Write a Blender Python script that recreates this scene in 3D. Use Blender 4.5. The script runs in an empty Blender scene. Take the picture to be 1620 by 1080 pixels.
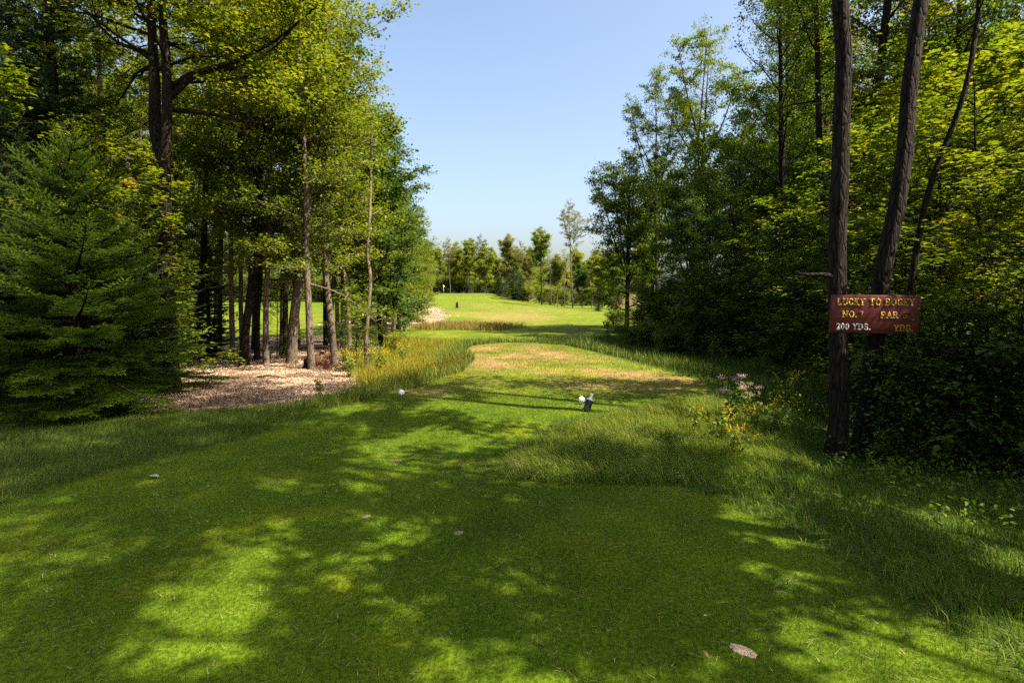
import bpy, math, random
import numpy as np
from mathutils import Vector, Matrix

SC = bpy.context.scene
COL = SC.collection
R = math.radians
rng = np.random.default_rng(7)
random.seed(7)

# ------------------------------------------------------------------ camera model (used to survey where things stand)
F = 900.0; CU, CV = 810.0, 540.0; CAMZ = 1.6
PITCH = math.atan(75.0 / F)
cp, sp = math.cos(PITCH), math.sin(PITCH)
def ray(u, v):
    a = (u - CU) / F; b = (CV - v) / F
    return np.array([a, cp + b * sp, -sp + b * cp])

# ------------------------------------------------------------------ numpy helpers
def S(a, b, x):
    t = np.clip((np.asarray(x, float) - a) / (b - a), 0, 1)
    return t * t * (3 - 2 * t)
def hash2(ix, iy, seed):
    n = (ix.astype(np.int64) * 374761393 + iy.astype(np.int64) * 668265263 + seed * 982451653) & 0xFFFFFFFF
    n = ((n ^ (n >> 13)) * 1274126177) & 0xFFFFFFFF
    n = n ^ (n >> 16)
    return (n & 0xFFFF) / 65535.0
def vnoise(x, y, s=1.0, seed=0):
    x = np.asarray(x, float) / s; y = np.asarray(y, float) / s
    ix = np.floor(x); iy = np.floor(y); fx = x - ix; fy = y - iy
    fx = fx * fx * (3 - 2 * fx); fy = fy * fy * (3 - 2 * fy)
    a = hash2(ix, iy, seed); b = hash2(ix + 1, iy, seed); c = hash2(ix, iy + 1, seed); d = hash2(ix + 1, iy + 1, seed)
    return (a * (1 - fx) + b * fx) * (1 - fy) + (c * (1 - fx) + d * fx) * fy
def fbm(x, y, s, seed=0):
    return .55 * vnoise(x, y, s, seed) + .3 * vnoise(x, y, s * .45, seed + 1) + .15 * vnoise(x, y, s * .2, seed + 2)
def sdist(poly, x, y):
    """signed distance, positive inside"""
    x = np.asarray(x, float); y = np.asarray(y, float)
    P = np.asarray(poly, float); n = len(P)
    best = np.full(x.shape, 1e9); ins = np.zeros(x.shape, bool)
    for i in range(n):
        ax, ay = P[i]; bx, by = P[(i + 1) % n]
        ex, ey = bx - ax, by - ay
        t = np.clip(((x - ax) * ex + (y - ay) * ey) / (ex * ex + ey * ey + 1e-12), 0, 1)
        d = np.hypot(x - ax - t * ex, y - ay - t * ey)
        best = np.minimum(best, d)
        if abs(ey) > 1e-9:
            c = ((ay > y) != (by > y)) & (x < ex * (y - ay) / ey + ax)
            ins ^= c
    return np.where(ins, best, -best)

def flat(u, v, z=0.0):
    r = ray(u, v); t = (z - CAMZ) / r[2]
    return (r[0] * t, r[1] * t)

# ------------------------------------------------------------------ terrain
TEE = [(-7.5, -9), (-6.2, 0), (-5.0, 2.6)] + [flat(*p) for p in (
    (0, 797), (200, 738), (400, 681), (520, 645), (600, 626), (660, 611), (728, 588), (748, 570), (732, 556), (745, 546),
    (790, 541), (840, 541), (890, 545), (960, 562), (1060, 587), (1122, 606), (1118, 624), (1050, 640), (945, 648), (872, 660),
    (832, 692), (812, 738), (826, 757), (1060, 764), (1150, 792), (1250, 842), (1350, 892), (1450, 958), (1560, 1040))] + [(2.4, 1.6), (2.9, -1), (3.6, -9)]

def h(x, y):
    x = np.asarray(x, float); y = np.asarray(y, float)
    sd = sdist(TEE, x, y)
    out = -.16 - .34 * S(5, 11, y) - .7 * S(11, 24, y) - .3 * S(22, 34, y)
    out = out + .3 * S(-3.8, -7, x) * S(12, 20, y) * (1 - S(30, 48, y))
    out = out - .15 * S(2.6, 4.2, x) * (1 - S(8, 14, y))
    out = out + .30 * np.exp(-((x - 1.2) / 1.0) ** 2 - ((y - 6.6) / 1.1) ** 2)
    t = S(58, 168, y)
    far = (-1.5 + 3.35 * (1 - S(-10, 16, x)) + .35 * S(-10, 30, x))
    out = np.where(y > 40, out + t * (far - (-1.5)), out)
    out = out - 1.6 * S(176, 215, y) * (1 - S(-10, 16, x))
    w = 1 - S(-.2, 1.0, sd)
    out = out + (fbm(x, y, 2.6, 3) - .5) * .16 * w * (1 - S(40, 70, y)) + (fbm(x, y, 22, 9) - .5) * .5 * S(35, 70, y)
    steep = 2.6 + 1.2 * S(-2, -6, x)
    k = S(-1, .06, sd / steep)
    tee = -.10 * np.exp(-((y - 6.4) / 1.0) ** 2) * S(-5, -1.5, x) + .035 * (fbm(x, y, 3.0, 21) - .5)
    return out * (1 - k) + tee * k

def hit(u, v):
    r = ray(u, v); t = 1.0; prev = t
    while t < 900:
        p = r * t
        if CAMZ + p[2] < float(h(p[0], p[1])):
            lo, hi = prev, t
            for _ in range(24):
                m = .5 * (lo + hi); q = r * m
                if CAMZ + q[2] < float(h(q[0], q[1])): hi = m
                else: lo = m
            return (r[0] * hi, r[1] * hi)
        prev = t; t *= 1.02
    return (r[0] * t, r[1] * t)
def at(u, d):
    """ground point at picture column u and forward distance d"""
    return ((u - CU) / F * d, d)

MULCH = [hit(*p) for p in ((225, 652), (230, 600), (300, 560), (340, 545), (420, 532), (530, 530), (548, 560), (572, 612), (505, 634), (330, 650))]
BRUSH = [hit(*p) for p in ((525, 528), (560, 519), (620, 516), (690, 513), (704, 500), (690, 488), (662, 477), (625, 477), (590, 484), (555, 500), (525, 512))]
MEADOW = [hit(*p) for p in ((575, 616), (548, 560), (535, 535), (610, 518), (690, 516))] + [(-3.5, 36), (-1.8, 30), (-1.5, 22), flat(735, 553), flat(742, 572), flat(722, 590), flat(655, 613), flat(600, 628)]
CLUMP = [flat(*p) for p in ((818, 752), (834, 694), (882, 674), (955, 662), (1050, 643))] + [(3.1, 8.6), (3.6, 7.4), (3.0, 5.6)] + [flat(1090, 764)]

# ------------------------------------------------------------------ materials
def new_mat(name):
    m = bpy.data.materials.new(name); m.use_nodes = True
    nt = m.node_tree; nt.nodes.clear()
    return m, nt, nt.nodes.new('ShaderNodeOutputMaterial')
def N(nt, t, **kw):
    n = nt.nodes.new(t)
    for k, v in kw.items():
        if k in n.inputs: n.inputs[k].default_value = v
        else: setattr(n, k, v)
    return n
def L(nt, a, ao, b, bi): nt.links.new(a.outputs[ao], b.inputs[bi])
def rgba(c): return (c[0], c[1], c[2], 1.0)
def ramp(nt, stops):
    n = nt.nodes.new('ShaderNodeValToRGB'); cr = n.color_ramp
    while len(cr.elements) < len(stops): cr.elements.new(.5)
    for e, (p, c) in zip(cr.elements, stops): e.position = p; e.color = rgba(c)
    return n
def principled(nt, out, rough=.6, spec=.3):
    b = nt.nodes.new('ShaderNodeBsdfPrincipled'); b.inputs['Roughness'].default_value = rough
    b.inputs['Specular IOR Level'].default_value = spec
    L(nt, b, 'BSDF', out, 'Surface')
    return b

def leaf_mat(name, stops, trans, tfac=.42, rough=.5, spec=.35):
    m, nt, out = new_mat(name)
    at_ = N(nt, 'ShaderNodeAttribute', attribute_name='rnd')
    oi = N(nt, 'ShaderNodeObjectInfo')
    a = N(nt, 'ShaderNodeMath', operation='MULTIPLY_ADD'); a.inputs[1].default_value = .3; a.inputs[2].default_value = -.15
    L(nt, oi, 'Random', a, 0)
    s = N(nt, 'ShaderNodeMath', operation='ADD', use_clamp=True)
    L(nt, at_, 'Fac', s, 0); L(nt, a, 0, s, 1)
    r = ramp(nt, stops); L(nt, s, 0, r, 'Fac')
    p = nt.nodes.new('ShaderNodeBsdfPrincipled'); p.inputs['Roughness'].default_value = rough; p.inputs['Specular IOR Level'].default_value = spec
    L(nt, r, 'Color', p, 'Base Color')
    t = nt.nodes.new('ShaderNodeBsdfTranslucent')
    mx = N(nt, 'ShaderNodeMix', data_type='RGBA', blend_type='MULTIPLY'); mx.inputs[0].default_value = 1
    L(nt, r, 'Color', mx, 6); mx.inputs[7].default_value = rgba(trans)
    L(nt, mx, 2, t, 'Color')
    sh = nt.nodes.new('ShaderNodeMixShader'); sh.inputs[0].default_value = tfac
    L(nt, p, 'BSDF', sh, 1); L(nt, t, 'BSDF', sh, 2); L(nt, sh, 'Shader', out, 'Surface')
    return m
LEAF = {
    'green': leaf_mat('green_leaves', [(0, (.038, .075, .006)), (.5, (.088, .138, .008)), (.9, (.15, .185, .010)), (1, (.25, .20, .02))], (1.5, 1.45, .7), .48, .6, .18),
    'yellow': leaf_mat('yellow_green_leaves', [(0, (.05, .085, .006)), (.5, (.115, .155, .008)), (.9, (.19, .205, .010)), (1, (.28, .20, .02))], (1.45, 1.35, .6), .48),
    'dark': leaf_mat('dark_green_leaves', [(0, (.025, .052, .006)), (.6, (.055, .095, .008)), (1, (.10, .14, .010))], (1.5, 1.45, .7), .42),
    'olive': leaf_mat('olive_leaves', [(0, (.09, .105, .018)), (.5, (.165, .17, .03)), (1, (.26, .22, .05))], (1.3, 1.2, .8), .45),
    'lime': leaf_mat('lime_leaves', [(0, (.05, .09, .006)), (.5, (.105, .15, .008)), (1, (.19, .205, .012))], (1.5, 1.4, .6), .5),
    'pale': leaf_mat('pale_yellow_leaves', [(0, (.095, .13, .012)), (.5, (.18, .22, .02)), (.9, (.28, .29, .03)), (1, (.33, .26, .035))], (1.35, 1.3, .6), .5),
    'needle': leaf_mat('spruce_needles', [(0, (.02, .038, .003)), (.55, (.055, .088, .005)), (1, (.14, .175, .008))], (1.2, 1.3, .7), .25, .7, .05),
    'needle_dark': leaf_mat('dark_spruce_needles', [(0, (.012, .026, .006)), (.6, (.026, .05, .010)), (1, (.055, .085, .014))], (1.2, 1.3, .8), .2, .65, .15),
}
def attr_mat(name, tfac=.35, rough=.6, spec=.2, tm=(1.4, 1.4, .8), noise=None):
    """coloured by the per-blade 'col' attribute"""
    m, nt, out = new_mat(name)
    a = N(nt, 'ShaderNodeAttribute', attribute_name='col')
    p = nt.nodes.new('ShaderNodeBsdfPrincipled'); p.inputs['Roughness'].default_value = rough; p.inputs['Specular IOR Level'].default_value = spec
    L(nt, a, 'Color', p, 'Base Color')
    if tfac > 0:
        t = nt.nodes.new('ShaderNodeBsdfTranslucent')
        mx = N(nt, 'ShaderNodeMix', data_type='RGBA', blend_type='MULTIPLY'); mx.inputs[0].default_value = 1
        L(nt, a, 'Color', mx, 6); mx.inputs[7].default_value = rgba(tm); L(nt, mx, 2, t, 'Color')
        sh = nt.nodes.new('ShaderNodeMixShader'); sh.inputs[0].default_value = tfac
        L(nt, p, 'BSDF', sh, 1); L(nt, t, 'BSDF', sh, 2); L(nt, sh, 'Shader', out, 'Surface')
    else: L(nt, p, 'BSDF', out, 'Surface')
    return m
BLADE = attr_mat('grass_blades')
CHIP = attr_mat('wood_chips', 0)

def bark_mat(name, dark, light, bump=.5):
    m, nt, out = new_mat(name)
    p = principled(nt, out, .85, .15)
    tc = nt.nodes.new('ShaderNodeTexCoord')
    mp = nt.nodes.new('ShaderNodeMapping'); mp.inputs['Scale'].default_value = (34, 34, 7); L(nt, tc, 'Object', mp, 'Vector')
    n1 = N(nt, 'ShaderNodeTexNoise'); n1.inputs['Scale'].default_value = 1; n1.inputs['Detail'].default_value = 8; n1.inputs['Distortion'].default_value = .7; L(nt, mp, 'Vector', n1, 'Vector')
    n2 = N(nt, 'ShaderNodeTexNoise'); n2.inputs['Scale'].default_value = 1.7; n2.inputs['Detail'].default_value = 3; L(nt, tc, 'Object', n2, 'Vector')
    r = ramp(nt, [(.32, dark), (.62, light)]); L(nt, n1, 'Fac', r, 'Fac')
    r2 = ramp(nt, [(.35, (.62, .62, .6)), (.7, (1.25, 1.2, 1.1))]); L(nt, n2, 'Fac', r2, 'Fac')
    mx = N(nt, 'ShaderNodeMix', data_type='RGBA', blend_type='MULTIPLY'); mx.inputs[0].default_value = 1
    L(nt, r, 'Color', mx, 6); L(nt, r2, 'Color', mx, 7); L(nt, mx, 2, p, 'Base Color')
    b = N(nt, 'ShaderNodeBump'); b.inputs['Strength'].default_value = bump; b.inputs['Distance'].default_value = .03
    vo = N(nt, 'ShaderNodeTexVoronoi', feature='DISTANCE_TO_EDGE'); vo.inputs['Scale'].default_value = .8; vo.inputs['Randomness'].default_value = 1
    nd = N(nt, 'ShaderNodeMix', data_type='VECTOR'); nd.inputs[0].default_value = .35; L(nt, mp, 'Vector', nd, 4); L(nt, n1, 'Color', nd, 5); L(nt, nd, 1, vo, 'Vector')
    rc = ramp(nt, [(.0, (.35, .33, .3)), (.12, (1, 1, 1))]); L(nt, vo, 'Distance', rc, 'Fac')
    mx2 = N(nt, 'ShaderNodeMix', data_type='RGBA', blend_type='MULTIPLY'); mx2.inputs[0].default_value = .85
    L(nt, mx, 2, mx2, 6); L(nt, rc, 'Color', mx2, 7); L(nt, mx2, 2, p, 'Base Color')
    ad = N(nt, 'ShaderNodeMath', operation='MULTIPLY_ADD'); ad.inputs[1].default_value = 1.2; L(nt, rc, 'Color', ad, 0); L(nt, n1, 'Fac', ad, 2)
    L(nt, ad, 0, b, 'Height'); L(nt, b, 'Normal', p, 'Normal')
    return m
BARK = {'grey': bark_mat('grey_brown_bark', (.05, .037, .028), (.20, .155, .12)),
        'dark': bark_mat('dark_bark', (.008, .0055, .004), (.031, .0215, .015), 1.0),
        'pale': bark_mat('pale_grey_bark', (.06, .05, .042), (.16, .14, .115)),
        'dead': bark_mat('weathered_bare_wood', (.10, .075, .055), (.25, .19, .14))}

def plain(name, col, rough=.5, spec=.4, var=.15, scale=30, bump=0):
    m, nt, out = new_mat(name)
    p = principled(nt, out, rough, spec)
    tc = nt.nodes.new('ShaderNodeTexCoord'); n = N(nt, 'ShaderNodeTexNoise'); n.inputs['Scale'].default_value = scale; n.inputs['Detail'].default_value = 5
    L(nt, tc, 'Object', n, 'Vector')
    r = ramp(nt, [(.3, tuple(c * (1 - var) for c in col)), (.7, tuple(c * (1 + var) for c in col))]); L(nt, n, 'Fac', r, 'Fac'); L(nt, r, 'Color', p, 'Base Color')
    if bump:
        b = N(nt, 'ShaderNodeBump'); b.inputs['Strength'].default_value = bump; b.inputs['Distance'].default_value = .01
        L(nt, n, 'Fac', b, 'Height'); L(nt, b, 'Normal', p, 'Normal')
    return m

# ------------------------------------------------------------------ mesh building
def mesh_from(name, V, quads=None, tris=None, mat=None, attrs=None, smooth=False):
    me = bpy.data.meshes.new(name)
    V = np.asarray(V, np.float32).reshape(-1, 3)
    quads = np.zeros((0, 4), np.int32) if quads is None else np.asarray(quads, np.int32).reshape(-1, 4)
    tris = np.zeros((0, 3), np.int32) if tris is None else np.asarray(tris, np.int32).reshape(-1, 3)
    nq, ntr = len(quads), len(tris)
    me.vertices.add(len(V)); me.vertices.foreach_set('co', V.ravel())
    me.loops.add(nq * 4 + ntr * 3); me.polygons.add(nq + ntr)
    me.loops.foreach_set('vertex_index', np.concatenate([quads.ravel(), tris.ravel()]).astype(np.int32))
    me.polygons.foreach_set('loop_start', np.concatenate([np.arange(nq) * 4, nq * 4 + np.arange(ntr) * 3]).astype(np.int32))
    if smooth: me.polygons.foreach_set('use_smooth', np.ones(nq + ntr, bool))
    me.update(calc_edges=True)
    for k, a in (attrs or {}).items():
        a = np.asarray(a, np.float32)
        if a.ndim == 1:
            me.attributes.new(k, 'FLOAT', 'POINT').data.foreach_set('value', a)
        else:
            if a.shape[1] == 3: a = np.concatenate([a, np.ones((len(a), 1), np.float32)], 1)
            me.attributes.new(k, 'FLOAT_COLOR', 'POINT').data.foreach_set('color', a.ravel())
    if mat: me.materials.append(mat)
    return me
class MB:
    def __init__(s): s.V = []; s.Q = []; s.T = []; s.n = 0
    def add(s, V, Q=None, T=None):
        V = np.asarray(V, float).reshape(-1, 3); s.V.append(V)
        if Q is not None and len(Q): s.Q.append(np.asarray(Q, int).reshape(-1, 4) + s.n)
        if T is not None and len(T): s.T.append(np.asarray(T, int).reshape(-1, 3) + s.n)
        s.n += len(V)
    def tube(s, P, rad, sides=6, cap=False):
        P = np.asarray(P, float); rad = np.broadcast_to(np.asarray(rad, float), (len(P),))
        T = np.gradient(P, axis=0); T /= np.linalg.norm(T, axis=1, keepdims=True) + 1e-9
        ref = np.array([1., 0, 0]) if abs(T[0][0]) < .75 else np.array([0, 1., 0])
        U = np.cross(T, ref); U /= np.linalg.norm(U, axis=1, keepdims=True) + 1e-9
        W = np.cross(T, U)
        a = np.arange(sides) * 2 * np.pi / sides
        ring = P[:, None] + rad[:, None, None] * (np.cos(a)[None, :, None] * U[:, None] + np.sin(a)[None, :, None] * W[:, None])
        n = len(P); i = np.arange(n - 1)[:, None] * sides; j = np.arange(sides)[None]; j2 = (j + 1) % sides
        Q = np.stack([i + j, i + j2, i + sides + j2, i + sides + j], -1).reshape(-1, 4)
        V = ring.reshape(-1, 3); Tt = None
        if cap:
            V = np.concatenate([V, P[:1], P[-1:]]); b = n * sides
            Tt = [(b, k2, k) for k, k2 in zip(range(sides), list(range(1, sides)) + [0])] + [(b + 1, (n - 1) * sides + k, (n - 1) * sides + k2) for k, k2 in zip(range(sides), list(range(1, sides)) + [0])]
        s.add(V, Q, Tt)
    def box(s, c, sz, M=None):
        x, y, z = [q / 2 for q in sz]
        V = np.array([(-x, -y, -z), (x, -y, -z), (x, y, -z), (-x, y, -z), (-x, -y, z), (x, -y, z), (x, y, z), (-x, y, z)])
        if M is not None: V = V @ np.asarray(M).T
        s.add(V + np.asarray(c), [(0, 3, 2, 1), (4, 5, 6, 7), (0, 1, 5, 4), (1, 2, 6, 5), (2, 3, 7, 6), (3, 0, 4, 7)])
    def lathe(s, prof, sides=20, M=None, c=(0, 0, 0)):
        prof = np.asarray(prof, float); a = np.arange(sides) * 2 * np.pi / sides
        V = np.stack([prof[:, None, 0] * np.cos(a), prof[:, None, 0] * np.sin(a), np.repeat(prof[:, 1:2], sides, 1)], -1).reshape(-1, 3)
        if M is not None: V = V @ np.asarray(M).T
        n = len(prof); i = np.arange(n - 1)[:, None] * sides; j = np.arange(sides)[None]; j2 = (j + 1) % sides
        s.add(V + np.asarray(c), np.stack([i + j, i + j2, i + sides + j2, i + sides + j], -1).reshape(-1, 4))
    def mesh(s, name, mat, smooth=False, attrs=None):
        return mesh_from(name, np.concatenate(s.V), np.concatenate(s.Q) if s.Q else None, np.concatenate(s.T) if s.T else None, mat, attrs, smooth)
def link(name, me, parent=None, loc=(0, 0, 0), rot=(0, 0, 0), scale=(1, 1, 1)):
    o = bpy.data.objects.new(name, me); COL.objects.link(o)
    o.location = loc; o.rotation_euler = rot; o.scale = scale
    if parent: o.parent = parent
    return o
def tag(o, label=None, cat=None, group=None, kind=None):
    if label: o['label'] = label
    if cat: o['category'] = cat
    if group: o['group'] = group
    if kind: o['kind'] = kind
    return o

# ------------------------------------------------------------------ leaves
KITE = (np.array([(0, 0, 0), (-.36, .42, .09), (0, 1, -.04), (.36, .42, .09)]), None, np.array([(0, 2, 1), (0, 3, 2)]))
_m = [(0, 0), (.16, .16), (.5, .18), (.36, .44), (.52, .72), (.2, .66), (0, 1.0), (-.2, .66), (-.52, .72), (-.36, .44), (-.5, .18), (-.16, .16)]
MAPLE = (np.array([(x, y, .22 * abs(x) - .12 * y * y) for x, y in _m] + [(0, .45, 0)]), None, np.array([(12, i, (i + 1) % 12) for i in range(12)]))
OVATE = (np.array([(0, 0, 0), (.24, .22, .06), (.31, .48, .08), (.17, .8, .03), (0, 1.08, -.08), (-.17, .8, .03), (-.31, .48, .08), (-.24, .22, .06), (0, .5, 0)]), None, np.array([(8, i, (i + 1) % 8) for i in range(8)]))
def leaves(P, size, rg, flat_=.6, tmpl=KITE, outward=None):
    """leaf blades at P: normals mostly up, tilted at random"""
    n = len(P)
    nz = rg.normal(0, 1, (n, 3)) * (1 - flat_) * 1.1; nz[:, 2] += .35 + flat_
    nz /= np.linalg.norm(nz, axis=1, keepdims=True)
    t = rg.normal(0, 1, (n, 3))
    if outward is not None: t = t * .6 + outward
    t[:, 2] -= .35
    t -= nz * (t * nz).sum(1, keepdims=True); t /= np.linalg.norm(t, axis=1, keepdims=True) + 1e-9
    b = np.cross(t, nz)
    s = size * rg.uniform(.65, 1.25, n)
    tv, _, tt = tmpl
    V = P[:, None] + s[:, None, None] * (tv[None, :, :1] * b[:, None] + tv[None, :, 1:2] * t[:, None] + tv[None, :, 2:] * nz[:, None])
    k = len(tv)
    T = (tt[None] + (np.arange(n) * k)[:, None, None]).reshape(-1, 3)
    return V.reshape(-1, 3), T, k

def spline(pts, n):
    pts = np.asarray(pts, float); m = len(pts)
    t = np.linspace(0, m - 1, n); i = np.clip(t.astype(int), 0, m - 2); f = (t - i)[:, None]
    p0 = pts[np.clip(i - 1, 0, m - 1)]; p1 = pts[i]; p2 = pts[i + 1]; p3 = pts[np.clip(i + 2, 0, m - 1)]
    return .5 * ((2 * p1) + (p2 - p0) * f + (2 * p0 - 5 * p1 + 4 * p2 - p3) * f ** 2 + (3 * p1 - p0 - 3 * p2 + p3) * f ** 3)
def unit(v): v = np.asarray(v, float); return v / (np.linalg.norm(v) + 1e-9)

def grow(seed, path, r0, cb, Rmax, nprim, leafn, lsize, elev=(15, 60), shape=(.35, .55), flat_=.55, sides=10, tmpl=KITE,
         stems=None, twig_geo=True, spread=.17, lenvar=.3, skew=None, tip=.012, top=.98, rp=.42, vp=.7):
    """returns (wood MB, leaf verts, tris, rnd). path: control points of the trunk from the base up; crown from height fraction cb.
    shape=(relative crown width at crown base, fraction where widest)"""
    rg = np.random.default_rng(seed)
    W = MB(); LP = []; nlimb = 0
    allstems = [(np.asarray(path, float), r0, cb, nprim, 1.0)] + [tuple(q) + (() if len(q) > 4 else (1.0,)) for q in (stems or [])]
    for pth, rr, cbase, npr, RM in allstems:
        tr = spline(pth, 80); q_ = np.concatenate([[0], np.cumsum(np.linalg.norm(np.diff(tr, axis=0), axis=1))]); tr = np.stack([np.interp(np.linspace(0, q_[-1], 26), q_, tr[:, a_]) for a_ in range(3)], 1); Hh = abs(tr[-1, 2] - tr[0, 2]) + .3; ln = np.linspace(0, 1, 26)
        wob = np.cumsum(rg.normal(0, .012 * Hh / 16, (26, 2)), 0); wob -= wob[0]; tr[:, :2] += wob * (ln[:, None] ** .5)
        rad = rr * (1 - ln) ** .85 + tip + rr * .4 * np.exp(-np.maximum(ln * Hh - .2, 0) / (rr * 1.6 + .05)) * (1 if pth is allstems[0][0] else 0)
        W.tube(tr, rad, sides)
        for i in range(npr):
            f = (i + rg.uniform(.1, .9)) / npr; t = cbase + (top - cbase) * f ** .9
            k = t * 25; i0 = int(min(k, 24)); base = tr[i0] + (tr[i0 + 1] - tr[i0]) * (k - i0)
            rb = np.interp(t, ln, rad)
            if f < shape[1]: w = shape[0] + (1 - shape[0]) * math.sin(f / shape[1] * math.pi / 2)
            else: w = math.cos((f - shape[1]) / (1 - shape[1]) * math.pi / 2 * .95) ** .6
            nlimb += 1
            Lb = Rmax * RM * max(w, .1) * rg.uniform(1 - lenvar, 1 + lenvar)
            az = i * 2.39996 + rg.uniform(-.5, .5)
            if skew is not None and rg.random() < skew[1]: az = skew[0] + rg.normal(0, .6)
            el = math.radians(elev[0] + (elev[1] - elev[0]) * f + rg.normal(0, 9))
            d = np.array([math.cos(az) * math.cos(el), math.sin(az) * math.cos(el), math.sin(el)])
            m = 6; pts = [base]; dd = d.copy()
            for q in range(m):
                dd = unit(dd + rg.normal(0, .13, 3) + np.array([0, 0, .05 - .02 * q]))
                pts.append(pts[-1] + dd * Lb / m)
            pts = np.array(pts); r1 = min(rb * .8, max(.012, rb * rp * min(1, Lb / 2.0)))
            W.tube(pts, np.linspace(r1, .006, m + 1), 5)
            ns = max(3, int(Lb * 3.0))
            for j in range(ns):
                s = .18 + .82 * (j + rg.random()) / ns; kk = s * m; q0 = int(min(kk, m - 1))
                b2 = pts[q0] + (pts[q0 + 1] - pts[q0]) * (kk - q0); dl = unit(pts[q0 + 1] - pts[q0])
                side = unit(np.cross(dl, [0, 0, 1])) * (1 if j % 2 else -1)
                dd2 = unit(dl * .7 + side * rg.uniform(.4, 1.1) + np.array([0, 0, rg.normal(.08, .28)]))
                L2 = (.22 + .36 * Lb * (1 - .55 * s)) * rg.uniform(.6, 1.25)
                p2 = np.array([b2 + dd2 * L2 * g + np.array([0, 0, -.05 * L2 * g * g]) + rg.normal(0, .02, 3) * g for g in (0, .35, .7, 1)])
                W.tube(p2, np.linspace(max(.006, r1 * .35), .003, 4), 3)
                nt = 3 if L2 < .7 else 5
                for k2 in range(nt):
                    g = .3 + .7 * (k2 + rg.random()) / nt
                    b3 = b2 + dd2 * L2 * g; d3 = unit(dd2 * .6 + rg.normal(0, .55, 3) * np.array([1, 1, .6])); L3 = rg.uniform(.18, .5) * min(1.3, .6 + L2 * .4)
                    if twig_geo: W.tube(np.array([b3, b3 + d3 * L3]), (.005, .002), 3)
                    LP.append((b3, d3, L3, nlimb))
    nt = len(LP); B = np.array([q[0] for q in LP]); D = np.array([q[1] for q in LP]); LL = np.array([q[2] for q in LP])
    lf = (.06 + rg.random(nlimb + 1)) ** vp; vig = rg.random(nt) ** .7 * lf[np.array([q[3] for q in LP])]
    idx = rg.choice(nt, leafn, p=vig / vig.sum())
    g = rg.uniform(.15, 1.1, leafn)
    P = B[idx] + D[idx] * (LL[idx] * g)[:, None] + rg.normal(0, spread, (leafn, 3)) * np.array([1, 1, .55]) * (.5 + .5 * g)[:, None]
    V, T, k = leaves(P, lsize, rg, flat_, tmpl, D[idx])
    tw = rg.normal(0, .14, nt)
    rnd = np.clip(.45 + tw[idx] + rg.normal(0, .16, leafn), 0, 1)
    return W, V, T, np.repeat(rnd, k)

class Proto:
    def __init__(s, kind, cat, res, bark, leaf, extra=None):
        W, V, T, rnd = res; s.kind = kind; s.cat = cat
        s.trunk = W.mesh(kind + '_trunk', BARK[bark], True)
        s.crown = mesh_from(kind + '_crown', V, None, T, LEAF[leaf], {'rnd': rnd})
        s.crown_alt = {}; s.leaf = leaf
        s.H = float(V[:, 2].max())
    def crown_with(s, leaf):
        if leaf is None or leaf == s.leaf: return s.crown
        if leaf not in s.crown_alt:
            c = s.crown.copy(); c.materials[0] = LEAF[leaf]; s.crown_alt[leaf] = c
        return s.crown_alt[leaf]
def plant(p, x, y, scale, rot, label, group=None, leaf=None, lean=(0, 0), sink=.06, name=None, cat=None, zs=1.0):
    """a tree or shrub: an Empty at the foot that parents trunk and crown"""
    z = float(h(x, y)) - sink
    e = link(name or p.kind, None, loc=(x, y, z), rot=(lean[0], lean[1], rot), scale=(scale, scale, scale * zs))
    e.empty_display_size = .2
    tag(e, label, cat or p.cat, group)
    link('trunk' if p.kind not in ('shrub', 'weed') else 'stem', p.trunk, e)
    link('crown' if p.kind not in ('shrub', 'weed') else 'foliage', p.crown_with(leaf), e)
    return e

def straight(H, lean=(0, 0), bow=(0, 0)):
    return [(0, 0, -.3), (0, 0, 0), (lean[0] * .33 + bow[0], lean[1] * .33 + bow[1], H * .33), (lean[0] * .66 + bow[0] * .7, lean[1] * .66 + bow[1] * .7, H * .66), (lean[0], lean[1], H)]

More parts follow.
